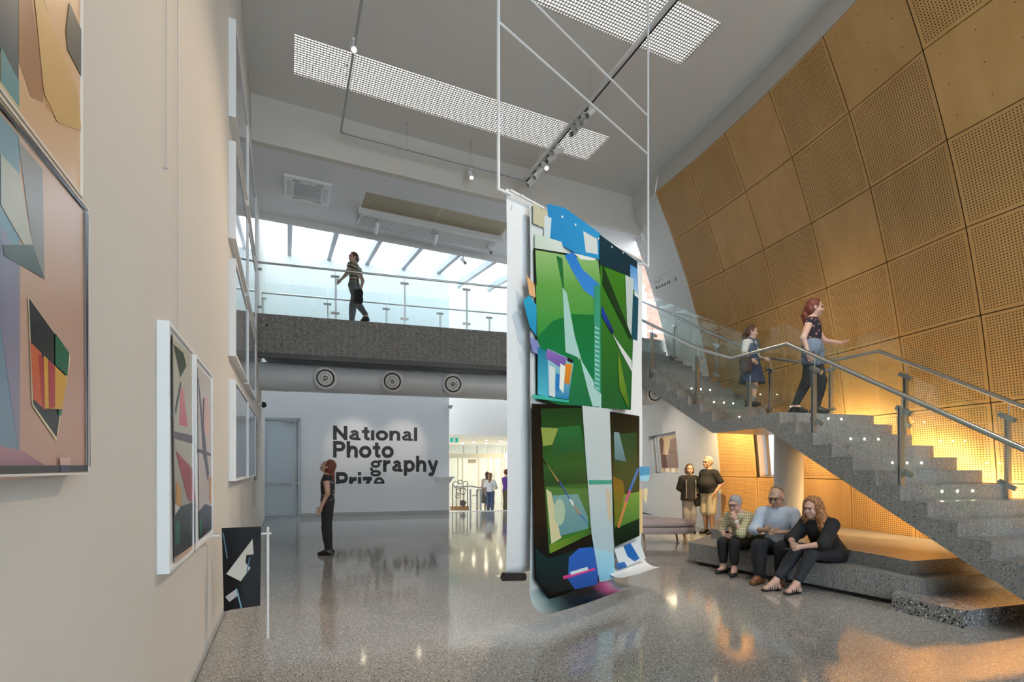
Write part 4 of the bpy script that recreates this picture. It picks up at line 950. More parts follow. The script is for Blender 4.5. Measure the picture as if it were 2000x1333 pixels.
framed('large peach and blue photogram with a red and yellow cut-out shape, nearest the viewer', y0b, y1b, z0b, z1b+.02, art_big_low, .055, fr=.006, fm=M_FG)
def art_big_up(t):
    f = lambda x, y: lw(x, y, XP-.006); A = Art(f, wlx)
    A.s([(-260, -900), (158, -700), (158, 396), (-260, -118)], 'c98f56', 'dcb48a')
    A.s([(-260, -700), (36, -500), (36, 210), (0, 100), (-260, 0)], '2c3a46', '3a4c58')
    A.s([(36, -200), (85, 180), (84, 200), (60, 190), (36, 120)], '7c4a36', 'a87448'); A.s([(52, -120), (112, 90), (120, 240), (90, 210)], 'a9744a', 'c99a62')
    A.s([(0, 90), (36, 160), (36, 236), (0, 160)], '5f8f92'); A.s([(-260, 40), (0, 160), (36, 210), (36, 250), (0, 210), (-260, -90)], 'c9b48c')
    A.s([(60, -60), (150, 180), (158, 256), (110, 238), (84, 180)], 'd3a868', 'cfa560')
    A.s([(134, 4), (158, 60), (158, 150), (130, 96), (127, 60)], '2f3236', '3a3a34')
    A.build(t)
framed('large ochre and dark blue photogram hung above the peach one', y0b, lw(163, HY).y, z1b+.03, z1b+1.15, art_big_up, .055, fr=.006, fm=M_FG)
# the pair of collage prints
yd = [lw(331, HY).y, lw(379, HY).y, lw(385, HY).y-.02, lw(416, HY).y]
def art_d1(t):
    A = Art(lambda x, y: lw(x, y, XP-.008), wlx)
    A.s([(334, 655), (376, 698), (383, 1072), (341, 1096)], 'c9c6b4', '8f8a86')
    A.s([(338, 672), (358, 690), (364, 715), (352, 738)], '44503e')
    A.s([(352, 755), (358, 760), (366, 835), (350, 830)], 'd88a8c', 'c4566a'); A.s([(341, 800), (352, 745), (354, 750), (343, 812)], '3a3a38')
    A.s([(336, 842), (378, 852), (378, 868), (336, 856)], '5a5064', '4a4452'); A.s([(342, 880), (378, 920), (382, 985), (366, 975)], 'a84a56', '8f3a4a')
    A.s([(344, 940), (352, 955), (352, 990), (343, 985)], 'c9944a'); A.s([(340, 985), (350, 990), (350, 1012), (340, 1005)], 'd6d6d2')
    A.s([(340, 1008), (352, 990), (382, 980), (383, 1062), (343, 1092)], '3a3f48', '1a1c20'); A.s([(341, 1020), (350, 1018), (350, 1060), (342, 1065)], '1f6a5c')
    A.s([(333, 652), (336, 655), (342, 1096), (339, 1098)], '2a2628'); A.s([(338, 1092), (383, 1060), (384, 1070), (340, 1100)], 'c9aa96')
    A.build(t)
def art_d2(t):
    A = Art(lambda x, y: lw(x, y, XP-.008), wlx)
    A.s([(386, 716), (412, 744), (416, 1036), (389, 1056)], 'cfc8c2', 'b8aeb0')
    A.s([(395, 780), (404, 775), (409, 800), (409, 850), (396, 848)], 'd9b0a8'); A.s([(386, 740), (388, 742), (408, 925), (405, 940), (396, 880)], '6a6478', '4a4658')
    A.s([(386, 876), (412, 886), (412, 892), (386, 884)], '54506a'); A.s([(396, 780), (399, 776), (397, 880), (400, 905), (396, 890)], '4c4a60')
    A.s([(409, 930), (413, 934), (413, 985), (409, 980)], 'c9924a'); A.s([(388, 1000), (400, 985), (414, 990), (416, 1032), (389, 1054)], '4a4e60', '2a2c34'); A.s([(389, 1015), (393, 1010), (393, 1045), (390, 1048)], '2a7a5c')
    A.build(t)
framed('pink and black collage print, nearer of the framed pair at eye level', yd[0], yd[1], .995, 2.325, art_d1, group='framed pair at eye level')
framed('pale mauve collage print with looping lines, farther of the framed pair', yd[2], yd[3], .995, 2.325, art_d2, group='framed pair at eye level')
for px in (328, 350):
    y_ = on_plane(px, HY, Vector((XL+.02, 0, 0)), wlx).y; t = thing('picture_cable', 'thin grey hanging cable on the gallery wall above the framed pair, %s' % ('nearer the viewer' if px == 328 else 'over the nearer frame'), 'cable', (XL, y_, 2.33))
    m = MB(); m.cyl((XL+.012, y_, 2.325 if px == 350 else 3.2), (XL+.012, y_, ZC), .0022, 6); m.build('cord', M_GMETAL, t); m = MB(); m.cyl((XL, y_, 2.36 if px == 350 else 3.2), (XL+.02, y_, 2.36 if px == 350 else 3.2), .006, 8); m.build('hook', M_GMETAL, t)
# the wall of glazed prints further along
ROWS = [(1.40, 2.58, 'bottom'), (2.85, 3.98, 'second'), (4.21, 5.34, 'third'), (5.62, 6.76, 'top')]
M_GPR = mat('glazed_print', (.30, .33, .38), .04, spec=.9)
for z0, z1, rn in ROWS:
    for (y0, y1, cn) in ((6.60, 8.55, 'near'), (8.72, 10.75, 'far')):
        framed('white framed glazed print in the %s row of the tall grid, %s column' % (rn, cn), y0, y1, z0, z1, None, .075, 'tall grid of framed prints', M_GPR, .03)
# wall text panel lettering (small grey columns)
t = thing('wall_text', 'small grey wall text beside the framed prints', 'wall text', (XL, 11.2, 1.0))
for k in range(16):
    m = MB(); m.box((XL, 10.95, 1.28-.033*k), (XL+.002, 11.9-.1*random.random(), 1.295-.033*k)); m.build('text_line', mat('sign_grey'), t)
# small black print on a stand
p0 = on_z(523, 1248, 0); t = thing('print_stand', 'slim white upright stand with a cross arm fixed to the wall', 'stand', p0)
zt_ = on_d(521, 1030, ray(0, 0).length*0+4.54).z
m = MB(); m.cyl(p0, p0+Z3*zt_, .011, 10); m.build('upright', M_WMETAL, t)
m = MB(); m.cyl(Vector((XL, p0.y, .955)), Vector((p0.x+.03, p0.y, .955)), .009, 8); m.build('arm', M_WMETAL, t)
yv = Vector((0, 1, 0))
def sp_(px, py): return on_plane(px, py, Vector((0, p0.y-.02, 0)), yv)
pr = thing('small_print', 'small glossy black print hung low from the white stand', 'print', sp_(472, 1030))
m = MB(); nb = 8
gx = [433+77*j/nb for j in range(nb+1)]
for j, x in enumerate(gx):
    for i in range(9):
        y = (1032 - .3*j/nb*10) + (155)*i/8 + (8*(1-j/nb)**2 if i == 8 else 0); q = sp_(x + i*(.5 if j < 2 else -.2), y); m.v.append(q - yv*(.03*math.sin(math.pi*j/nb)*(i/8)))
m.f = [(j*9+i, j*9+i+1, (j+1)*9+i+1, (j+1)*9+i) for j in range(nb) for i in range(8)]
m.build('paper', mat('gloss_black', (.010, .010, .012), .4, spec=.2), pr, smooth=True)
A = Art(lambda x, y: sp_(x, y)-yv*.045, -yv)
A.s([(494, 1052), (496, 1082), (482, 1083), (480, 1098), (490, 1108), (471, 1134), (443, 1120)], 'c4bfb2', 'd0ccc2'); A.s([(461, 1150), (468, 1160), (449, 1174), (441, 1164)], 'b9b6b8')
A.s([(461, 1148), (464, 1148), (474, 1186), (471, 1186)], '7fa8b8'); A.s([(436, 1040), (438, 1040), (446, 1090), (444, 1090)], '5f8a9c'); A.s([(487, 1088), (490, 1086), (484, 1118), (482, 1116)], '4a6a84')
A.build(pr)

# ------------------------------------------------------------------ bench
bc = wp(2.55, 10.4); t = thing('upholstered_bench', 'mauve-grey upholstered oval bench with wooden legs', 'bench', bc)
mf = mat('mauve_fabric', (.40, .355, .37), .85, bump=.2, bscale=300)
def oval(z0, z1, rx, ry, n=40, rnd=.03, tuft=False):
    m = MB(); prof = [(0.97, 0), (1.0, .25), (1.0, .75), (.985, .93), (.95, 1.0)]
    ring = []
    for f, h in prof:
        for k in range(n):
            a = 2*math.pi*k/n; c, s = math.cos(a), math.sin(a); e = .62
            x = math.copysign(abs(c)**e, c)*rx*f; y = math.copysign(abs(s)**e, s)*ry*f
            ring.append(bc + rv*x + fv*y + Z3*(z0+(z1-z0)*h))
    m.v = ring; L = len(prof)
    m.f = [(i*n+k, i*n+(k+1) % n, (i+1)*n+(k+1) % n, (i+1)*n+k) for i in range(L-1) for k in range(n)] + [tuple(range(n-1, -1, -1))]
    last = (L-1)*n
    for q in (.8, .6, .4, .2):
        st = len(m.v)
        for k in range(n):
            p = ring[last+k]; p2 = bc + (p-bc-Z3*(p.z))*(q/.95*.95); dz = (.018*math.sin(k*1.9+q*9) if tuft else 0)+.02
            m.v.append(Vector((bc.x+(p.x-bc.x)*q, bc.y+(p.y-bc.y)*q, z1+dz)))
        for k in range(n): m.f.append((last+k, last+(k+1) % n, st+(k+1) % n, st+k))
        last = st
    m.f.append(tuple(range(last, last+n))); return m
oval(.22, .36, 1.22, .40).build('seat_box', mf, t, smooth=True)
oval(.375, .47, 1.24, .42, tuft=True).build('cushion', mf, t, smooth=True)
for x, y in ((-.95, -.24), (.10, -.30), (.95, -.22), (.10, .26), (-.95, .24), (.92, .22)):
    m = MB(); p = bc+rv*x+fv*y; m.cyl(p+rv*(.05 if x > 0 else -.03), p+Z3*.23, .016, 10, .026); m.build('leg', mat('oak', (.50, .33, .16), .5), t, smooth=True)
for k in range(9):
    m = MB(); p = bc+rv*(-1+.25*k)+fv*(.16*(-1)**k)+Z3*.487; m.cyl(p, p+Z3*.008, .014, 8); m.build('button', mf, t)

# ------------------------------------------------------------------ entrance in the distance
SE = 22.5
def en(px, py, s=SE): return on_plane(px, py, bx(s, 0, 0), DB)
t = thing('entrance_doors', 'glazed cream entrance doors at the end of the lobby', 'doors', en(900, 1000))
mc = mat('cream_frame', (.78, .72, .56), .5)
def rect(px0, py0, px1, py1, name, m_, s=SE, d=.06):
    m = MB(); m.prism([en(px0, py0, s), en(px1, py0, s), en(px1, py1, s), en(px0, py1, s)], DB*d); return m.build(name, m_, t)
rect(860, 886.5, 985, 895, 'header', mc, SE, .3)
for x in (905, 931, 952, 957, 962, 981, 987): rect(x, 871, x+1.6, 886, 'transom_bar', mc if x > 940 else M_GMETAL)
for x in (893, 902, 934, 952.5, 964, 979, 985): rect(x, 895, x+2.6, 1000, 'door_stile', mc)
rect(914, 898, 930, 905, 'notice', mat('notice_tan', (.45, .38, .28), .6), SE-.02, .02)
rect(860, 870, 1000, 1005, 'pane', M_GLASSC, SE+.1, .01)
m = MB(); m.prism([en(840, 1010, 25.5), en(1100, 1010, 25.5), en(1100, 850, 25.5), en(840, 850, 25.5)], DB*.1); struct('wall_entrance_back', m, mat('cream_bright', (.86, .83, .74), .7), 'bright cream wall behind the entrance')
for k, (px, py) in enumerate(((886, 869), (925, 864), (903, 866.5), (950, 860.5), (978, 861.5), (950, 866.5), (972, 868))):
    r = ray(px, py); kk = (2.78-EYE)/r.z; c = Vector((0, 0, EYE))+r*kk
    s = thing('downlight', 'small round downlight in the low cream entrance ceiling, ' + ['beside the exit sign', 'above the notice', 'second from the exit sign', 'above the woman in white', 'nearest the viewer beside the banner', 'deepest, above the door stiles', 'deepest, beside the banner'][k], 'downlight', c, 'entrance downlights')
    m = MB(); m.lathe(c, [(.10, 0), (.10, -.012), (.075, -.012)], 20); m.build('trim_ring', M_WMETAL, s)
    m = MB(); m.cyl(c-Z3*.008, c-Z3*.002, .075, 20); m.build('lens', mat('entrance_lamp', (1, 1, 1), emit=(1, .85, .6), es=40), s)
    lamp('downlight_lamp', 'SPOT', c-Z3*.02, c-Z3*2, 28, (1, .82, .56), .05, spot=130, blend=.6, parent=s)
# ornate screen and handrails at the ramp
t = thing('ornate_screen', 'ornate dark iron screen on a timber base at the lobby edge', 'screen', en(900, 1000, 18.6))
ir = mat('iron_brown', (.10, .075, .06), .5)
def seg(a, b, name='bar', r=.018, s=18.6, m_=None, par=None): m = MB(); m.cyl(en(*a, s), en(*b, s), r, 8); return m.build(name, m_ or ir, par or t)
m = MB(); m.prism([en(880, 990, 18.6), en(916, 990, 18.6), en(916, 998, 18.6), en(880, 998, 18.6)], DB*.25); m.build('timber_base', mat('oak_dark', (.36, .20, .09), .5), t)
for x in (884, 891, 898.5, 906, 913): seg((x, 990), (x, 945 if x in (884, 913) else 952))
for cx, cy, r in ((890, 946, .10), (909, 946, .10), (899, 942, .07), (896, 960, .09), (904, 960, .12), (893, 970, .06), (905, 984, .10)):
    c = en(cx, cy, 18.55); m = MB(); m.tube([c + RB*(r*math.cos(a)) + Z3*(r*math.sin(a)) for a in np.linspace(0, 5.6, 14)], .016, 6); m.build('scroll', ir, t)
m = MB(); c = en(904, 983, 18.5); m.cyl(c, c+DB*.05, .11, 20); m.build('medallion', ir, t)
t = thing('ramp_handrail', 'steel handrail with square posts on the entrance ramp', 'handrail', en(930, 1000, 18.2))
for x in (919, 932, 939): 
    m = MB(); m.prism([en(x-1.7, 1003, 18.2), en(x+1.7, 1003, 18.2), en(x+1.7, 956, 18.2), en(x-1.7, 956, 18.2)], DB*.05); m.build('post', M_GMETAL, t)
m = MB(); m.tube([en(886, 953, 18.2), en(918, 950, 18.2), en(934, 953, 18.2), en(948, 953, 18.2)], .025, 8); m.build('rail', M_STEEL, t)
m = MB(); m.tube([en(936, 955, 18.15), en(930, 968, 18.15), en(922, 969, 18.15)], .02, 8); m.build('rail', M_STEEL, t)
c = bx(S_NAT-.1, NX1-.15, 1.22); t = thing('wall_shelf', 'white moulded shelf bracket at the corner of the title wall', 'shelf', c)
m = MB(); m.prism([c+RB*-.35, c+RB*.28, c+RB*.28+Z3*.05, c+RB*-.35+Z3*.05], DB*-.2); m.build('top', M_WMETAL, t)
m = MB(); m.prism([c+RB*-.27-Z3*.16, c+RB*.14-Z3*.16, c+RB*.24, c+RB*-.33], DB*-.12); m.build('corbel', M_WMETAL, t)
c = on_plane(879, 793, bx(S_NAT, 0, 0), DB); t = thing('motion_sensor', 'small grey wedge sensor high on the corner of the title wall', 'sensor', c)
m = MB(); m.prism([c-RB*.09-DB*.02, c+RB*.09-DB*.02, c+RB*.03-Z3*.11-DB*.02, c-RB*.01-Z3*.11-DB*.02], -DB*.10); m.build('body', M_GMETAL, t)
# ------------------------------------------------------------------ people: smooth bodies grown from joints
def surface_net(F, o, h):
    nx, ny, nz = F.shape; ins = F < 0
    S = np.zeros((nx-1, ny-1, nz-1, 3)); Cn = np.zeros((nx-1, ny-1, nz-1))
    X, Y, Zg = np.meshgrid(np.arange(nx), np.arange(ny), np.arange(nz), indexing='ij')
    edges = []
    for ax in range(3):
        a = [slice(None)]*3; b = [slice(None)]*3; a[ax] = slice(0, -1); b[ax] = slice(1, None); a = tuple(a); b = tuple(b)
        cr = ins[a] != ins[b]; idx = np.argwhere(cr); edges.append((ax, idx))
        fa, fb = F[a][cr], F[b][cr]; t = fa/(fa-fb)
        P = idx.astype(float); P[:, ax] += t
        o1, o2 = [q for q in range(3) if q != ax]
        for d1 in (0, -1):
            for d2 in (0, -1):
                c = idx.copy(); c[:, o1] += d1; c[:, o2] += d2
                ok = (c >= 0).all(1) & (c[:, 0] < nx-1) & (c[:, 1] < ny-1) & (c[:, 2] < nz-1); cc = c[ok]
                np.add.at(S, (cc[:, 0], cc[:, 1], cc[:, 2]), P[ok]); np.add.at(Cn, (cc[:, 0], cc[:, 1], cc[:, 2]), 1)
    m = Cn > 0; ids = -np.ones(Cn.shape, int); ids[m] = np.arange(m.sum()); V = S[m]/Cn[m][:, None]*h + o
    Q = []
    for ax, idx in edges:
        o1, o2 = [q for q in range(3) if q != ax]
        ok = (idx[:, o1] > 0) & (idx[:, o2] > 0) & (idx[:, o1] < F.shape[o1]-1) & (idx[:, o2] < F.shape[o2]-1); e = idx[ok]
        def cid(d1, d2):
            c = e.copy(); c[:, o1] += d1; c[:, o2] += d2; return ids[c[:, 0], c[:, 1], c[:, 2]]
        q = np.stack([cid(-1, -1), cid(0, -1), cid(0, 0), cid(-1, 0)], 1)
        neg = ins[e[:, 0], e[:, 1], e[:, 2]]
        if ax == 1: neg = ~neg
        q[~neg] = q[~neg][:, ::-1]; Q.append(q)
    return V, np.concatenate(Q)
def blob(prims, h, cuts=(), k=.02, noise=0, nf=40):
    """prims: ('c', p0, p1, r0, r1) tapered capsules or ('e', c, radii, 3x3) ellipsoids, blended; cuts: (normal, offset) keep n.p < offset"""
    lo = np.full(3, 1e9); hi = -lo
    for p in prims:
        if p[0] == 'c':
            for c, r in ((p[1], p[3]), (p[2], p[4])): lo = np.minimum(lo, np.array(c)-r); hi = np.maximum(hi, np.array(c)+r)
        else: r = max(p[2]); lo = np.minimum(lo, np.array(p[1])-r); hi = np.maximum(hi, np.array(p[1])+r)
    lo -= 4*h; hi += 4*h; n = np.ceil((hi-lo)/h).astype(int)+1
    F = np.full(n, .2); ax = [lo[i]+h*np.arange(n[i]) for i in range(3)]
    for p in prims:
        kk = p[5] if p[0] == 'c' and len(p) > 5 else (p[4] if p[0] == 'e' and len(p) > 4 else k)
        if p[0] == 'c': a, b = np.array(p[1]), np.array(p[2]); r = max(p[3], p[4]); bl = np.minimum(a, b)-r; bh = np.maximum(a, b)+r
        else: a = np.array(p[1]); r = max(p[2]); bl = a-r; bh = a+r
        mg = kk+3*h; i0 = np.maximum(0, np.floor((bl-mg-lo)/h).astype(int)); i1 = np.minimum(n, np.ceil((bh+mg-lo)/h).astype(int)+1)
        sl = tuple(slice(i0[q], i1[q]) for q in range(3))
        P = np.stack(np.meshgrid(*[ax[q][sl[q]] for q in range(3)], indexing='ij'), -1)
        if p[0] == 'c':
            ba = b-a; L2 = ba@ba+1e-12; t = np.clip(((P-a)@ba)/L2, 0, 1); d = np.linalg.norm(P-a-t[..., None]*ba, axis=-1)-(p[3]+t*(p[4]-p[3]))
        else:
            R = np.array(p[3]) if p[3] is not None else np.eye(3); q = (P-a)@R; rr = np.array(p[2]); k0 = np.linalg.norm(q/rr, axis=-1); k1 = np.linalg.norm(q/rr**2, axis=-1)+1e-9; d = k0*(k0-1)/k1
        A = F[sl]; hh = np.maximum(kk-np.abs(A-d), 0)/max(kk, 1e-6); F[sl] = np.minimum(A, d)-hh*hh*kk*.25
    if cuts:
        P = np.stack(np.meshgrid(*ax, indexing='ij'), -1)
        for nrm, off in cuts: F = np.maximum(F, P@np.array(nrm)-off)
    if noise:
        P = np.meshgrid(*ax, indexing='ij')
        F = F + noise*(np.sin(P[0]*nf+3*np.sin(P[2]*nf*.45))*np.sin(P[1]*nf+2*np.sin(P[2]*nf*.6))+.5*np.sin(P[2]*nf*.8+P[0]*nf*.7))
    F[0], F[-1] = .2, .2; F[:, 0], F[:, -1] = .2, .2; F[:, :, 0], F[:, :, -1] = .2, .2
    return surface_net(F, lo, h)
def blob_obj(name, m_, parent, prims, h, **kw):
    V, Q = blob(prims, h, **kw); me = bpy.data.meshes.new(name); off = np.array(world_loc(parent))
    me.from_pydata((V-off).tolist(), [], Q.tolist()); me.materials.append(m_); me.polygons.foreach_set('use_smooth', [True]*len(me.polygons)); me.update()
    fixn(me); o = bpy.data.objects.new(name, me); COL.objects.link(o); o.parent = parent; return o
SKIN = {k: mat('skin_'+k, c, .5, noise=.06, nscale=30) for k, c in (('fair', (.62, .40, .31)), ('mid', (.52, .31, .22)), ('ruddy', (.60, .36, .28)), ('tan', (.48, .29, .20)))}
def fabric(name, c, rough=.85): return mat('fabric_'+name, c, rough, bump=.15, bscale=220)
def pattern(name, kind, c1, c2, c3=None, scale=30):
    m = bpy.data.materials.new(name); m.use_nodes = True; nt = m.node_tree; b = nt.nodes['Principled BSDF']; L = nt.links.new; b.inputs['Roughness'].default_value = .85
    tc = N(nt, 'ShaderNodeTexCoord'); mx = N(nt, 'ShaderNodeMix', data_type='RGBA'); mx.inputs[6].default_value = (*c1, 1); mx.inputs[7].default_value = (*c2, 1)
    if kind == 'floral':
        v = N(nt, 'ShaderNodeTexVoronoi'); v.inputs['Scale'].default_value = scale; L(tc.outputs['Object'], v.inputs['Vector'])
        a = N(nt, 'ShaderNodeMath', operation='LESS_THAN'); L(v.outputs['Distance'], a.inputs[0]); a.inputs[1].default_value = .36
        s = N(nt, 'ShaderNodeSeparateColor'); L(v.outputs['Color'], s.inputs[0]); g = N(nt, 'ShaderNodeMath', operation='LESS_THAN'); L(s.outputs[0], g.inputs[0]); g.inputs[1].default_value = .4
        x = N(nt, 'ShaderNodeMath', operation='MULTIPLY'); L(a.outputs[0], x.inputs[0]); L(g.outputs[0], x.inputs[1]); L(x.outputs[0], mx.inputs[0])
    elif kind == 'check':
        sx = N(nt, 'ShaderNodeSeparateXYZ'); L(tc.outputs['Object'], sx.inputs[0]); fs = []
        ad = N(nt, 'ShaderNodeMath', operation='SUBTRACT'); L(sx.outputs[0], ad.inputs[0]); L(sx.outputs[1], ad.inputs[1])
        for src in (ad.outputs[0], sx.outputs[2]):
            q = N(nt, 'ShaderNodeMath', operation='MULTIPLY'); L(src, q.inputs[0]); q.inputs[1].default_value = scale
            f = N(nt, 'ShaderNodeMath', operation='FRACT'); L(q.outputs[0], f.inputs[0]); l = N(nt, 'ShaderNodeMath', operation='LESS_THAN'); L(f.outputs[0], l.inputs[0]); l.inputs[1].default_value = .5; fs.append(l)
        x = N(nt, 'ShaderNodeMath', operation='ADD'); L(fs[0].outputs[0], x.inputs[0]); L(fs[1].outputs[0], x.inputs[1]); h = N(nt, 'ShaderNodeMath', operation='MULTIPLY'); L(x.outputs[0], h.inputs[0]); h.inputs[1].default_value = .5; L(h.outputs[0], mx.inputs[0])
    else:
        sx = N(nt, 'ShaderNodeSeparateXYZ'); L(tc.outputs['Object'], sx.inputs[0]); q = N(nt, 'ShaderNodeMath', operation='MULTIPLY'); L(sx.outputs[2], q.inputs[0]); q.inputs[1].default_value = scale
        f = N(nt, 'ShaderNodeMath', operation='FRACT'); L(q.outputs[0], f.inputs[0]); l = N(nt, 'ShaderNodeMath', operation='LESS_THAN'); L(f.outputs[0], l.inputs[0]); l.inputs[1].default_value = .45; L(l.outputs[0], mx.inputs[0])
    L(mx.outputs[2], b.inputs['Base Color']); MATS[name] = m; return m
def hairmat(name, c):
    m = bpy.data.materials.new('hair_'+name); m.use_nodes = True; nt = m.node_tree; b = nt.nodes['Principled BSDF']; L = nt.links.new
    tc = N(nt, 'ShaderNodeTexCoord'); n = N(nt, 'ShaderNodeTexNoise'); n.inputs['Scale'].default_value = 90; n.inputs['Detail'].default_value = 3; mp = N(nt, 'ShaderNodeMapping'); mp.inputs['Scale'].default_value = (1, 1, .18)
    L(tc.outputs['Object'], mp.inputs[0]); L(mp.outputs[0], n.inputs['Vector']); r = N(nt, 'ShaderNodeValToRGB'); L(n.outputs[0], r.inputs[0])
    r.color_ramp.elements[0].position = .35; r.color_ramp.elements[0].color = (*[x*.45 for x in c], 1); r.color_ramp.elements[1].position = .7; r.color_ramp.elements[1].color = (*[min(1, x*1.5) for x in c], 1)
    bm = N(nt, 'ShaderNodeBump'); bm.inputs['Strength'].default_value = .5; bm.inputs['Distance'].default_value = .01; L(n.outputs[0], bm.inputs['Height']); L(bm.outputs[0], b.inputs['Normal'])
    L(r.outputs[0], b.inputs['Base Color']); b.inputs['Roughness'].default_value = .5; return m
def rotm(yaw, pitch, roll=0):
    """head frame inside the body frame: yaw + = towards own left, pitch + = up"""
    return np.array(Matrix.Rotation(yaw, 3, 'Z') @ Matrix.Rotation(pitch, 3, 'X') @ Matrix.Rotation(roll, 3, 'Y'))
class Person:
    def __init__(s, label, origin, face, J, H=1.7, skin='fair', vox=.011, build=1.0, belly=0, head=(0, 0, 0), group=None):
        s.o = np.array(origin, float); f = np.array([face.x, face.y, 0.]); f /= np.linalg.norm(f); s.R = np.array([[f[1], f[0], 0], [-f[0], f[1], 0], [0, 0, 1.]])
        s.t = thing('person', label, 'person', origin, group); s.J = J; s.k = H/1.7; s.hk = s.k*1.09; s.v = vox; s.b = build; s.belly = belly; s.skin = SKIN[skin]; s.hd = rotm(*[math.radians(a) for a in head]); s.HR = s.R@s.hd
    def W(s, p): return s.o + s.R@np.array(p, float)
    def P(s, n): return s.W(s.J[n])
    def hp(s, p): return s.P('head') + s.HR@(np.array(p)*s.hk)          # a point in the head's own frame
    def cap(s, a, b, ra, rb, *k): return ('c', s.P(a) if isinstance(a, str) else s.W(a), s.P(b) if isinstance(b, str) else s.W(b), ra*s.k, rb*s.k, *k)
    def tframe(s):
        up = s.P('chest')-s.P('pelvis'); up /= np.linalg.norm(up); rt = s.P('shR')-s.P('shL'); rt = rt-up*(rt@up); rt /= np.linalg.norm(rt); fw = np.cross(up, rt); return np.stack([rt, fw, up], 1)
    def torso(s, i=0.):
        T = s.tframe(); k, b = s.k, s.b; mid = (np.array(s.J['pelvis'])*.52+np.array(s.J['chest'])*.48); pv, ch = s.P('pelvis'), s.P('chest'); g = s.belly
        out = [('e', ch, ((.150*b+i)*k, (.105*b+i)*k, (.175+i)*k), T, .05), ('e', s.W(mid)+T[:, 1]*g*.45*k, ((.128*b+i+g*.55)*k, (.098*b+i+g)*k, (.165+i)*k), T, .06), ('e', pv, ((.150*b+i+g*.35)*k, (.108*b+i+g*.35)*k, (.115+i)*k), T, .05)]
        nk = np.array(s.J['neck'])-np.array([0, .005, .035]); out += [s.cap(list(nk), S_, .052*b+i, .052*b+i, .045) for S_ in ('shL', 'shR')]; return out
    def arm(s, S, i=0., upto=2.0, hand=True):
        sh, el, wr = 'sh'+S, 'el'+S, 'wr'+S; b = .5+.5*s.b; out = []
        J = s.J; lerp = lambda a, c, t: list(np.array(J[a])*(1-t)+np.array(J[c])*t)
        t1 = min(1, upto); out.append(s.cap(sh, lerp(sh, el, t1), .056*b+i, (.056-.014*t1)*b+i))
        if upto > 1: t2 = min(1, upto-1); out.append(s.cap(el, lerp(el, wr, t2), .042*b+i, (.042-.015*t2)*b+i))
        return out
    def hand(s, S):
        wr = s.P('wr'+S); el = s.P('el'+S); d = s.J.get('hand'+S); d = (s.R@np.array(d)) if d is not None else (wr-el); d = d/np.linalg.norm(d)
        sd = s.R@np.array(s.J.get('palm'+S, [0, 1., 0])); sd = sd-d*(sd@d); sd /= np.linalg.norm(sd); nr = np.cross(d, sd); k = s.k; curl = s.J.get('curl'+S, .5)
        pc = wr+d*.048*k; out = [('e', pc, (.040*k, .050*k, .017*k), np.stack([sd, d, nr], 1), .012), ('c', wr, pc, .026*k, .026*k, .015)]
        for q, L in ((-.030, .066), (-.010, .078), (.011, .073), (.031, .058)):
            a = wr+d*.085*k+sd*q*k; m1 = a+(d*math.cos(curl*.6)-nr*math.sin(curl*.6))*L*.5*k; e = m1+(d*math.cos(curl*1.7)-nr*math.sin(curl*1.7))*L*.5*k
            out += [('c', a-d*.015*k, m1, .0095*k, .009*k, .004), ('c', m1, e, .009*k, .0075*k, .004)]
        tb = wr+d*.025*k+sd*.035*k; out += [('c', tb, tb+(d*.6+sd*.6-nr*.4)*.04*k, .012*k, .0105*k, .006), ('c', tb+(d*.6+sd*.6-nr*.4)*.04*k, tb+(d*1.2+sd*.65-nr*.7)*.045*k, .0105*k, .008*k, .004)]
        return out
    def leg(s, S, i=0., upto=2.0, loose=0.):
        b = .6+.4*s.b; J = s.J; lerp = lambda a, c, t: list(np.array(J[a])*(1-t)+np.array(J[c])*t); h, kn, an = 'hip'+S, 'kn'+S, 'an'+S; out = []
        t1 = min(1, upto); out.append(s.cap(h, lerp(h, kn, t1), .086*b+i, (.086-.028*t1)*b+i+loose*t1))
        if upto > 1: t2 = min(1, upto-1); out.append(s.cap(kn, lerp(kn, an, t2), .056*b+i+loose, (.056-.018*t2)*b+i+loose)); 
        if upto > 1.3: out.append(s.cap(lerp(kn, an, .2), lerp(kn, an, .5), .055*b+i+loose, .045*b+i+loose))
        return out
    def foot(s, S, i=0.): 
        an, to = np.array(s.J['an'+S]), np.array(s.J['to'+S]); he = an+(an-to)*np.array([.35, .35, 0]); he[2] = to[2]+.006
        return [s.cap(list(an), list(he), .036+i, .034+i, .02), s.cap(list(he), list(to), .034+i, .026+i, .02), s.cap(list(an), list(an*.45+to*.55), .036+i, .034+i, .03), s.cap(list(to), list(to+np.array([.018, 0, 0])), .024+i, .022+i, .02)]
    def body(s):
        k = s.k; pr = s.torso() + [s.cap('neck', list(np.array(s.J['head'])*.75+np.array(s.J['neck'])*.25), .055, .052, .03), s.cap('chest', 'neck', .085, .055, .05)]
        for S in 'LR': pr += s.arm(S)+s.hand(S)+s.leg(S)+s.foot(S)
        e = lambda c, r, kk=.012: pr.append(('e', s.hp(c), tuple(x*s.hk for x in r), s.HR, kk))
        e((0, -.008, .022), (.076, .096, .098), .02); e((0, .022, -.052), (.056, .066, .062), .03); e((0, .070, -.093), (.022, .020, .018), .02)
        e((0, .094, -.018), (.012, .016, .024), .008); e((0, .106, -.030), (.014, .012, .010), .008); e((0, .086, .032), (.05, .016, .012), .014); e((0, .090, -.064), (.024, .010, .010), .008)
        for x in (-1, 1): e((x*.077, -.004, -.008), (.010, .020, .032), .006); e((x*.042, .066, -.035), (.022, .022, .022), .02)
        s.bo = blob_obj('body', s.skin, s.t, pr, s.v, k=.025)
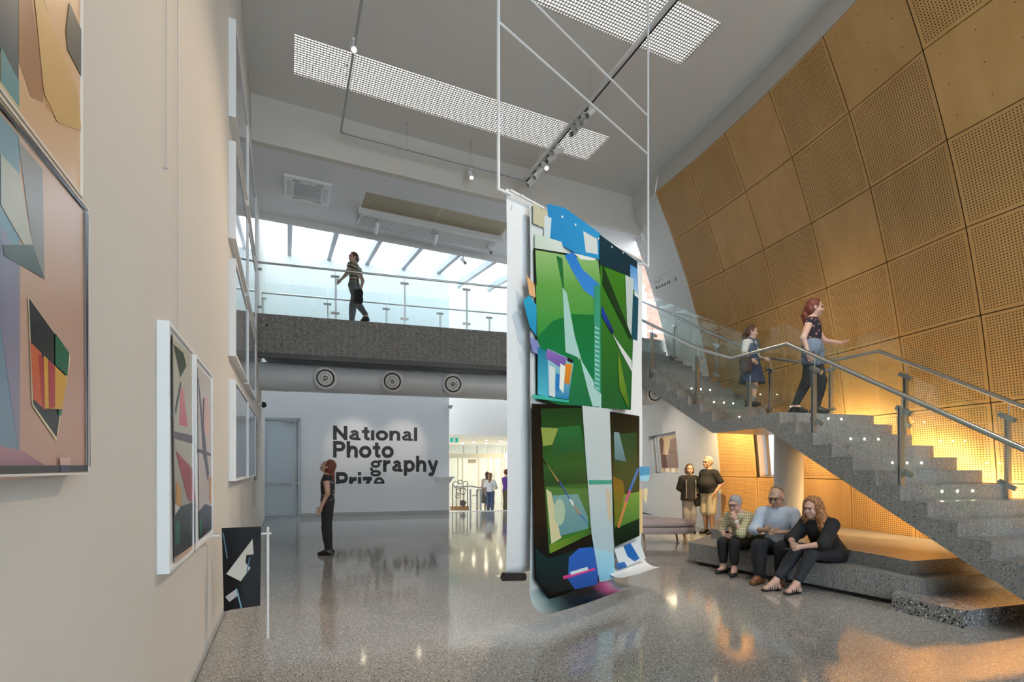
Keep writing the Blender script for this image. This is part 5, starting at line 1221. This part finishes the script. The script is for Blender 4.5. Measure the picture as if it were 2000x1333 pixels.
        for x in (-1, 1):
            m = MB(); c = Vector(s.hp((x*.030, .0855, .010))); me = m.lathe(c, [(0, .0085*k), (.006*k, .006*k), (.0095*k, 0), (.006*k, -.006*k)], 10, Vector(s.HR@np.array([0, 1., 0]))); me.build('eye', mat('eye_dark', (.03, .02, .018), .2), s.t, smooth=True)
            m = MB(); a, b = Vector(s.hp((x*.014, .094, .033))), Vector(s.hp((x*.050, .080, .036))); m.cyl(a, b, .0045*k, 6); m.build('eyebrow', mat('brow', (.08, .05, .035), .8), s.t)
        m = MB(); m.tube([Vector(s.hp((x, .0985-abs(x)*.35, -.0665))) for x in (-.022, -.011, 0, .011, .022)], .0042*k, 6); m.build('mouth', mat('lip', (.36, .13, .11), .5), s.t)
        return s
    def top(s, m_, sleeve=.6, i=.014, hem=None, name='top', neck=.02, flare=0, low=None, **kw):
        T = s.tframe(); pr = s.torso(i)
        if sleeve is not None:
            for S in 'LR': pr += s.arm(S, i+.006, sleeve)
        if low: pr.append(s.cap('chest', list(np.array(s.J['pelvis'])+np.array(low)), .12, .15+flare, .06))
        up = T[:, 2]; n = s.P('neck'); cuts = [(up, up@(n)+.004*s.k+neck)]
        if hem is not None: hp = s.P('pelvis')+up*hem; cuts.append((-up, -(up@hp)))
        return blob_obj(name, m_, s.t, pr, s.v, cuts=cuts, k=.03, **kw)
    def trousers(s, m_, upto=1.93, i=.012, loose=0., waist=.06, name='trousers'):
        T = s.tframe(); pr = [p for p in s.torso(i-.002)][2:3]
        for S in 'LR': pr += s.leg(S, i, upto, loose)
        seated = s.J['knL'][2] > s.J['pelvis'][2]-.1; cuts = [((0, 0, 1.), s.P('pelvis')[2]+.13)] if seated else [(T[:, 2], T[:, 2]@s.P('pelvis')+waist*s.k)]
        return blob_obj(name, m_, s.t, pr, s.v, cuts=cuts, k=.035)
    def skirt(s, m_, length, r0, r1, name='skirt', back=0):
        c = np.array(s.J['pelvis']); pr = [s.cap(list(c+[0, 0, .10]), list(c+[0, back, -length]), r0, r1), s.cap(list(c+[.05, .02, .0]), list(c+[.07, back+.04, -length]), r0*.9, r1*.95), s.cap(list(c+[-.05, .02, 0]), list(c+[-.07, back+.04, -length]), r0*.9, r1*.95)]
        return blob_obj(name, m_, s.t, pr, s.v, cuts=[((0, 0, -1.), -(s.W(c)[2]-length*.98)), ((0, 0, 1.), s.W(c)[2]+.16)], k=.05, noise=.004, nf=45)
    def shoes(s, m_, name='shoe', i=.009, cutz=.0):
        for S in 'LR':
            z = s.W(s.J['to'+S])[2]; blob_obj(name, m_, s.t, s.foot(S, i), min(s.v, .010), cuts=[((0, 0, -1.), -(z-.030*s.k)), ((0, 0, 1.), z+(.075+cutz)*s.k)], k=.015)
    def hair(s, m_, style='short', extra=(), noise=.0, nf=60, cut=None, puff=0):
        k = s.hk; e = lambda c, r, kk=.02: ('e', s.hp(c), tuple(x*k for x in r), s.HR, kk)
        pr = [e((0, -.016, .034), (.086+puff, .104+puff, .102+puff))]
        if style in ('bob', 'long', 'tail', 'bun'): pr += [e((0, -.05, -.02), (.084+puff, .07, .09))]
        for x in extra: pr.append(('c', s.hp(x[0]), s.hp(x[1]), x[2]*k, x[3]*k, .02))
        ln = style in ('long', 'tail', 'bob', 'bun'); n = s.HR@np.array([0, .97, -.22] if ln else [0, .80, -.60]); c = cut if cut is not None else (.034 if ln else .018)
        cuts = [(n, n@s.P('head')+c*k)]
        return blob_obj('hair', m_, s.t, pr, min(s.v, .009), cuts=cuts if style != 'curly' else (), k=.02, noise=noise, nf=nf)
    def glasses(s, c=(.02, .02, .02)):
        mm = mat('spectacle_frame', c, .3)
        m = MB()
        for x in (-1, 1): m.tube([Vector(s.hp((x*.033+.024*math.cos(a), .104-.02*abs(x*.033+.024*math.cos(a))/.05, .008+.017*math.sin(a)))) for a in np.linspace(0, 6.28, 14)], .0028*s.k, 5); m.cyl(Vector(s.hp((x*.058, .088, .012))), Vector(s.hp((x*.080, -.004, .012))), .0028*s.k, 5)
        m.cyl(Vector(s.hp((-.009, .107, .012))), Vector(s.hp((.009, .107, .012))), .0028*s.k, 5); m.build('glasses', mm, s.t)
def standing(k=1.0, **kw):
    J = dict(pelvis=(0, 0, .955), chest=(0, 0, 1.27), neck=(0, -.01, 1.435), head=(0, .025, 1.585), shL=(-.165, -.01, 1.345), shR=(.165, -.01, 1.345), elL=(-.215, -.03, 1.10), elR=(.215, -.03, 1.10), wrL=(-.22, .05, .86), wrR=(.22, .05, .86),
             hipL=(-.085, 0, .91), hipR=(.085, 0, .91), knL=(-.085, .015, .49), knR=(.085, .015, .49), anL=(-.085, -.02, .08), anR=(.085, -.02, .08), toL=(-.10, .125, .03), toR=(.10, .125, .03))
    for a, b in kw.items(): J[a] = b
    return {n: (tuple(np.array(p)*k) if not (n.startswith('hand') or n.startswith('palm') or n.startswith('curl')) else p) for n, p in J.items()}
def cdir(x, z): v = wp(x, z); return v - wp(0, 0)
BLK, NAVY, DGREY, KHAKI = fabric('black', (.014, .014, .016)), fabric('navy', (.03, .05, .11)), fabric('grey', (.10, .10, .11)), fabric('khaki', (.48, .42, .31))
LBLUE, WHITE = fabric('light_blue', (.52, .60, .72)), fabric('white', (.74, .74, .73))
SHB = mat('shoe_black', (.015, .015, .016), .35); SHT = mat('shoe_tan', (.23, .09, .04), .4)
H_RED, H_BRN, H_GRY, H_CUR, H_WHT = hairmat('auburn', (.17, .035, .015)), hairmat('brown', (.09, .04, .022)), hairmat('silver', (.36, .36, .37)), hairmat('copper', (.40, .175, .065)), hairmat('white', (.55, .52, .48))
def bag(name, label, c, sx, sy, sz, m_, strap=None, cat='bag', axis=rv):
    t = thing(name, label, cat, c); c = Vector(c); ax = Vector(axis).normalized(); ay = Z3.cross(ax)
    V, Q = blob([('e', np.array(c+ax*x*sx*.4+Z3*z*sz*.4), (sx*.55, sy*.9, sz*.55), np.stack([np.array(ax), np.array(ay), np.array(Z3)], 1), .04) for x in (-1, 1) for z in (-1, 1)], .012, k=.04)
    me = bpy.data.meshes.new('bag_body'); me.from_pydata((V-np.array(c)).tolist(), [], Q.tolist()); me.materials.append(m_); me.polygons.foreach_set('use_smooth', [True]*len(me.polygons)); fixn(me); o = bpy.data.objects.new('bag_body', me); COL.objects.link(o); o.parent = t
    if strap: m = MB(); m.tube([Vector(p) for p in strap], .012, 6); m.build('strap', m_, t, smooth=True)
    return t
# woman looking up, standing in the middle of the hall
p0 = on_z(640, 1084, 0)
P = Person('woman in a dark floral sleeveless top and black leggings looking up at the prints', p0, cdir(-1, -.12), standing(1.0, head=(0, -.005, 1.575), toL=(-.08, .12, .03), toR=(.08, .10, .03), wrL=(-.20, .06, .87), elL=(-.215, -.05, 1.11)), 1.70, 'mid', .010, 1.0, head=(0, 36, 0)).body()
P.top(pattern('floral_dark', 'floral', (.018, .016, .022), (.42, .30, .34), scale=26), None, .012, hem=.0, name='top', neck=.0); P.trousers(BLK, 1.97, .008, name='leggings'); P.shoes(SHB)
P.hair(H_RED, 'long', [((0, -.07, -.02), (0, -.13, -.09), .065, .055), ((0, -.13, -.09), (0, -.20, -.18), .055, .05), ((0, -.20, -.18), (0, -.27, -.29), .05, .03)], .003)
# person walking on the bridge
p0 = on_plane(692, 620, bx(S_BR+.36, 0, 0), DB); p0.z = 5.08
P = Person('person in a tan striped top and grey trousers walking on the bridge', p0, cdir(-.95, .3), standing(1.04, hipL=(-.085, 0, .90), knR=(.09, .10, .50), anR=(.09, .14, .08), toR=(.09, .29, .03), knL=(-.085, -.12, .50), anL=(-.085, -.38, .16), toL=(-.085, -.27, .05), elL=(-.22, .06, 1.12), wrL=(-.17, .26, 1.02), elR=(.22, -.08, 1.11), wrR=(.22, -.02, .86)), 1.76, 'mid', .012, .95, head=(60, 0, 0)).body()
P.top(pattern('tan_stripe', 'stripe', (.07, .06, .055), (.40, .28, .18), scale=11), .12, .012, hem=.02, neck=.0); P.trousers(fabric('slate', (.09, .095, .105)), 1.93, .012, .012); P.shoes(SHB); P.hair(H_BRN, 'bun', [((0, -.09, .02), (0, -.10, -.02), .045, .04)])
w = Vector(P.P('wrL')); w2 = Vector(P.W((-.16, -.22, .62))); bag('handbag', 'small black bag swinging beside the person on the bridge', w2, .13, .06, .20, BLK, [w2+Z3*.15, w2+Z3*.42+fv*-.05])
# girl in a pinafore on the stair
def on_step(px, k): 
    z = ZL+k*RU; r = ray(px, HY); Y = KY+(k-.5)*GU; return Vector((r.x/r.y*Y, Y, z))
p0 = on_step(1466, 2)
P = Person('girl in a navy pinafore dress over a white t-shirt walking down the stair', p0, cdir(.55, -.8), standing(.93, knR=(.085, .14, .52), anR=(.085, .10, .10), toR=(.09, .24, .05), anL=(-.085, -.10, .09), toL=(-.09, .04, .03), elR=(.22, -.02, 1.10), wrR=(.20, .14, .96), elL=(-.22, .02, 1.10), wrL=(-.16, .20, 1.02)), 1.58, 'fair', .011, .92, head=(28, -10, 0)).body()
P.top(WHITE, .75, .012, hem=.05, neck=.0, name='t_shirt')
blob_obj('pinafore', NAVY, P.t, [p for p in P.torso(.020)][:3], P.v, cuts=[(P.tframe()[:, 2], P.tframe()[:, 2]@P.P('chest')+.06)], k=.04); P.skirt(NAVY, .42, .14, .22); P.shoes(SHB); P.hair(H_BRN, 'tail', [((0, -.09, .02), (0, -.12, -.06), .04, .035), ((0, -.12, -.06), (.02, -.10, -.20), .035, .018)])
for x in (-.07, .07): m = MB(); m.tube([Vector(P.W(q)) for q in ((x, .125, 1.16), (x, .10, 1.30), (x, .02, 1.36), (x, -.10, 1.28), (x, -.12, 1.15))], .014, 6); m.build('pinafore_strap', NAVY, P.t)
c = Vector(P.W((.25, .06, .80))); bag('shoulder_bag', 'black and red bag at the side of the girl on the stair', c, .15, .07, .17, mat('bag_black_red', (.05, .03, .035), .6), [c+Z3*.14, Vector(P.W((.20, -.02, 1.15))), Vector(P.W((.14, 0, 1.37)))], axis=cdir(1, .2))
# woman on the landing
p0 = bp(5.98, 6.42, ZL)
P = Person('auburn-haired woman in a dark floral vest and black trousers on the stair landing', p0, cdir(.72, -.62), standing(1.0, knL=(-.09, .10, .50), anL=(-.10, .03, .08), toL=(-.11, .17, .03), knR=(.085, -.06, .49), anR=(.085, -.22, .13), toR=(.09, -.08, .03), elL=(-.30, .10, 1.14), wrL=(-.42, .28, 1.10), handL=(-.5, .8, .05), elR=(.24, -.08, 1.10), wrR=(.23, -.02, .88)), 1.70, 'ruddy', .010, .97, head=(20, -4, 0)).body()
P.top(pattern('floral_red', 'floral', (.016, .014, .02), (.40, .16, .20), scale=22), None, .014, hem=-.02, neck=.0, name='vest'); P.trousers(BLK, 1.95, .012); P.shoes(SHB)
blob_obj('tied_jacket', fabric('denim', (.16, .20, .28)), P.t, [P.cap((-.06, .0, 1.0), (.06, .0, 1.0), .135, .135), P.cap((-.07, .02, .93), (-.09, .04, .78), .12, .10), P.cap((.07, -.02, .93), (.09, -.03, .78), .12, .10)], P.v, k=.05, noise=.004)
P.hair(H_RED, 'tail', [((0, -.08, 0), (0, -.11, -.10), .05, .045), ((0, -.11, -.10), (0, -.09, -.26), .045, .02)])
# couple standing behind the bench
p0 = on_d(1346, 915, 12.0); p0.z = 0
P = Person('woman with a brown bob in a loose black blouse and grey trousers behind the bench', p0, cdir(-.08, -1), standing(.96, elL=(-.235, -.07, 1.10), wrL=(-.10, -.17, .95), elR=(.235, -.07, 1.10), wrR=(.10, -.17, .95)), 1.62, 'ruddy', .012, 1.08).body()
P.top(BLK, .95, .022, hem=-.14, neck=.0, flare=.06, low=(0, 0, -.10), name='blouse'); P.trousers(fabric('pale_grey', (.30, .29, .30)), 1.93, .014, .01); P.shoes(SHB); P.hair(H_BRN, 'bob', [((-.07, -.02, 0), (-.075, .0, -.07), .04, .03), ((.07, -.02, 0), (.075, .0, -.07), .04, .03)], cut=.03)
for x in (-.11, .11): m = MB(); m.tube([Vector(P.W((x, .175-abs(z-1.15)*.06, z*.96))) for z in (.87, 1.0, 1.12, 1.25, 1.33)], .006, 5); m.build('blouse_stripe', WHITE, P.t)
p0 = on_d(1384, 915, 11.75); p0.z = 0
P = Person('white-haired man in a black t-shirt and khaki shorts with a hand in his pocket', p0, cdir(-.86, -.42), standing(1.06, elL=(-.27, -.10, 1.13), wrL=(-.21, .03, .93), elR=(.27, -.04, 1.12), wrR=(.22, .10, .92), hipL=(-.10, 0, .90), hipR=(.10, 0, .90)), 1.80, 'tan', .012, 1.18, belly=.075).body()
P.top(BLK, .80, .018, hem=-.06, neck=.0, name='t_shirt'); P.trousers(KHAKI, .98, .016, .028, waist=.04, name='shorts'); P.shoes(SHB); P.hair(H_WHT, 'short', cut=-.03); P.glasses()
m = MB(); 
for q in ((-.03, 1.33, .03, 1.30), (-.05, 1.28, .04, 1.33), (.0, 1.35, .05, 1.27)): m.cyl(Vector(P.W((q[0], .165, q[1]))), Vector(P.W((q[2], .165, q[3]))), .004, 5)
m.build('shirt_print', mat('print_grey', (.25, .25, .25), .8), P.t)
c = on_d(1366, 977, 11.9); bag('tote_bag', 'black bag hanging between the standing couple', c, .14, .07, .17, BLK, [c+Z3*.14, c+Z3*.5+rv*-.03])
# three people seated on the plinth
EIN = wp(.866, .5)-wp(0, 0)
def seat_at(t, d): p = E0.lerp(E1, t); return Vector((p.x, p.y, 0)) + EIN*d
W1J = dict(pelvis=(0, 0, .455), chest=(-.01, .10, .755), neck=(-.01, .15, .905), head=(0, .215, 1.015), shL=(-.160, .11, .835), shR=(.150, .13, .825), elL=(-.15, .33, .60), wrL=(-.07, .34, .815), handL=(.30, -.02, .9), curlL=1.1, palmL=(.5, .8, 0), elR=(.235, .14, .60), wrR=(.10, .33, .545), handR=(-.8, .5, .05), curlR=1.0, palmR=(0, .2, 1),
           hipL=(-.085, 0, .44), hipR=(.085, 0, .44), knL=(-.085, .40, .465), knR=(.09, .40, .46), anL=(-.10, .42, .09), anR=(.10, .36, .09), toL=(-.14, .555, .032), toR=(.11, .50, .032))
P = Person('grey-haired woman in a yellow checked shirt seated with her chin on her hand', seat_at(.268, .20), cdir(-.80, -.60), W1J, 1.62, 'ruddy', .009, .95, head=(0, -14, 0)).body()
CHK = pattern('yellow_check', 'check', (.66, .62, .50), (.36, .31, .085), scale=26)
P.top(CHK, 1.15, .016, hem=-.05, neck=-.005, name='shirt'); P.trousers(BLK, 1.72, .014, .004); P.shoes(SHB, cutz=-.045, i=.006); P.hair(H_GRY, 'short', cut=.012); P.glasses((.10, .05, .03))
m = MB(); w = Vector(P.P('wrL')); d = Vector(P.P('elL')-P.P('wrL')).normalized(); m.cyl(w+d*.03, w+d*.055, .034, 14); m.build('watch', mat('watch_white', (.8, .8, .78), .4), P.t)
g = Vector(P.W((.02, .40, .50))); t = thing('wine_glass', 'stemmed wine glass held by the grey-haired woman', 'glass', g)
m = MB(); m.lathe(g, [(.0, 0), (.034, .002), (.030, .006), (.005, .010), (.0045, .085), (.02, .10), (.036, .13), (.036, .16), (.030, .19)], 20); m.build('bowl', M_GLASS, t, smooth=True)
m = MB(); m.lathe(g, [(.0, .10), (.018, .102), (.033, .13), (.0, .131)], 16); m.build('wine', mat('red_wine', (.12, .008, .012), .15), t)
c = Vector(P.W((-.24, -.02, .48))); bag('satchel', 'dark shoulder bag beside the grey-haired seated woman', c, .13, .06, .11, fabric('bag_green', (.05, .055, .04)), [c+Z3*.1, Vector(P.W((-.20, .03, .70))), Vector(P.W((-.10, .04, .90)))])
MJ = dict(pelvis=(0, 0, .475), chest=(0, .04, .825), neck=(0, .065, 1.00), head=(0, .125, 1.145), shL=(-.19, .04, .915), shR=(.19, .04, .915), elL=(-.285, .12, .67), wrL=(-.10, .33, .685), handL=(.9, .35, 0), curlL=.4, palmL=(0, .3, 1), elR=(.285, .12, .67), wrR=(.11, .30, .70), handR=(-.8, .6, .1), curlR=.3, palmR=(0, .2, 1),
          hipL=(-.095, 0, .45), hipR=(.095, 0, .45), knL=(-.13, .44, .485), knR=(.15, .45, .49), anL=(-.11, .40, .095), anR=(.13, .52, .095), toL=(-.13, .55, .035), toR=(.17, .68, .035))
P = Person('balding man in a light blue shirt seated between the two women on the plinth', seat_at(.445, .20), cdir(-.62, -.78), MJ, 1.82, 'tan', .009, 1.08, head=(-14, -18, 0)).body()
P.top(LBLUE, 1.25, .020, hem=-.07, neck=.012, name='shirt', noise=.0025, nf=26); P.trousers(fabric('ink', (.012, .013, .018)), 1.93, .016, .012); P.shoes(SHT); P.hair(hairmat('cropped', (.20, .13, .10)), 'short', cut=-.075, puff=-.006); P.glasses((.12, .05, .04))
m = MB(); n_ = [Vector(P.W(q)) for q in ((-.075, .09, .985), (-.06, .14, .96), (0, .165, .915), (.06, .14, .96), (.075, .09, .985))]; m.tube(n_, .014, 6); m.build('collar', LBLUE, P.t)
for q in range(5): m = MB(); c = Vector(P.W((0, .158-.004*q, .90-.065*q))); m.cyl(c, c+Vector(P.R@np.array([0, .012, 0])), .006, 8); m.build('button', WHITE, P.t)
W3J = dict(pelvis=(0, 0, .455), chest=(0, .15, .76), neck=(0, .215, .915), head=(0, .285, 1.035), shL=(-.17, .16, .835), shR=(.165, .19, .825), elL=(-.225, .36, .615), wrL=(-.06, .555, .565), handL=(.4, .85, -.2), curlL=.9, palmL=(.3, 0, 1), elR=(.215, .40, .62), wrR=(.03, .585, .60), handR=(-.5, .8, -.2), curlR=.9, palmR=(-.2, 0, 1),
           hipL=(-.09, 0, .44), hipR=(.09, 0, .44), knL=(-.11, .44, .475), knR=(.07, .46, .50), anL=(-.10, .68, .115), anR=(.10, .80, .115), toL=(-.11, .82, .04), toR=(.12, .94, .04))
P = Person('woman with long curly copper hair in a black top seated on the plinth', seat_at(.655, .24), cdir(-.94, -.34), W3J, 1.66, 'ruddy', .009, 1.08, head=(6, -8, 0)).body()
P.top(BLK, 1.05, .026, hem=-.16, neck=0, flare=.03, low=(0, -.08, -.02), name='top'); P.trousers(fabric('charcoal', (.022, .023, .03)), 1.82, .012, .004)
for S in 'LR':
    a, to = np.array(W3J['an'+S]), np.array(W3J['to'+S]); m = MB()
    for f in (.25, .5, .72):
        q = a*(1-f)+to*f; w_ = .042; zz = (.075, .060, .048)[int(f*4)-1 if f < .7 else 2]
        m.tube([Vector(P.W((q[0]-w_, q[1], .035))), Vector(P.W((q[0]-w_*.6, q[1], zz+.012))), Vector(P.W((q[0]+w_*.6, q[1], zz+.012))), Vector(P.W((q[0]+w_, q[1], .035)))], .006, 5)
    he = a+(a-to)*.35
    m.obox(Vector(P.W((he[0], he[1]+.02, .03))), Vector(P.R@np.array([.028, 0, 0])), Vector(P.R@np.array([0, .03, 0])), Z3*.03); m.bar(Vector(P.W((he[0], he[1], .055))), Vector(P.W((to[0], to[1]*.5+a[1]*.5, .018))), .06, .012); m.bar(Vector(P.W((a[0]*.5+to[0]*.5, a[1]*.5+to[1]*.5, .016))), Vector(P.W((to[0], to[1]+.04, .012))), .075, .012)
    m.build('sandal', SHB, P.t)
ex = [((.055, -.03, .06), (.085, -.02, -.12), .05, .055), ((-.055, -.03, .06), (-.085, -.02, -.12), .05, .055), ((.085, -.02, -.12), (.10, -.06, -.30), .055, .05), ((-.085, -.02, -.12), (-.11, -.03, -.34), .055, .045), ((0, -.08, 0), (0, -.13, -.18), .075, .085), ((0, -.13, -.18), (.0, -.17, -.40), .085, .07), ((.05, -.12, -.15), (.07, -.17, -.36), .06, .05), ((-.06, -.12, -.15), (-.09, -.16, -.42), .06, .045), ((-.09, -.0, -.10), (-.115, .02, -.24), .045, .035)]
pr = [('e', P.hp((0, -.024, .038)), (.114, .124, .120), P.HR, .02)] + [('c', P.hp(a), P.hp(b), r0*1.12, r1*1.15, .02) for a, b, r0, r1 in ex]
V, Q = None, None
fwd = P.HR@np.array([0, 1., 0]); cutp = P.hp((0, .048, 0))
blob_obj('hair', H_CUR, P.t, pr, .007, cuts=[(fwd, fwd@cutp)], k=.02, noise=.007, nf=85)
c = Vector(P.W((.0, .66, .545))); t = thing('phone', 'black phone in the hands of the curly-haired woman', 'phone', c); ax = Vector(P.R@np.array([.3, .9, -.2])).normalized(); sd = Vector(P.R@np.array([1., -.3, 0])).normalized(); nn_ = ax.cross(sd)
m = MB(); m.obox(c, ax*.072, sd*.036, nn_*.006); m.build('casing', M_DARK, t); m = MB(); m.obox(c+nn_*.0065, ax*.066, sd*.032, nn_*.0008); m.build('screen', mat('screen_black', (.01, .01, .012), .08), t)
# people by the entrance
def far(px, s, face, label, kw, H, skin, **k2):
    p = en(px, HY, s); p.z = -.3; return Person(label, p, face, standing(H/1.7, **kw), H, skin, .02, **k2).body()
P = far(957.5, 19.4, cdir(.25, .95), 'woman in a white t-shirt and jeans seen from behind by the entrance', dict(elR=(.26, .05, 1.10), wrR=(.16, .22, 1.05)), 1.64, 'ruddy'); P.top(WHITE, .7, .02, hem=-.02, name='t_shirt', neck=0); P.trousers(fabric('jeans', (.07, .09, .17)), 1.9, .015); P.shoes(SHB); P.hair(hairmat('sandy', (.30, .15, .07)), 'long', [((0, -.08, -.02), (0, -.10, -.22), .07, .05)])
P = far(951.5, 20.2, cdir(.1, 1), 'woman in a beige top and dark skirt half hidden by the one in white', {}, 1.68, 'fair'); P.top(fabric('beige', (.62, .48, .34)), .3, .02, hem=-.02, neck=0); P.skirt(fabric('olive_dark', (.07, .075, .06)), .55, .15, .26); P.shoes(SHB); P.hair(H_BRN, 'long', [((0, -.08, -.02), (0, -.10, -.2), .06, .05)])
P = far(989, 18.9, cdir(.8, .5), 'man in a purple t-shirt and olive trousers by the entrance', dict(elL=(-.24, .06, 1.12), wrL=(-.12, .26, 1.12), elR=(.24, .06, 1.12), wrR=(.12, .26, 1.12)), 1.78, 'fair'); P.top(fabric('purple', (.12, .035, .25)), .8, .02, hem=-.04, name='t_shirt', neck=0); P.trousers(fabric('olive', (.10, .085, .04)), 1.9, .018, .01); P.shoes(SHB); P.hair(H_RED, 'short')
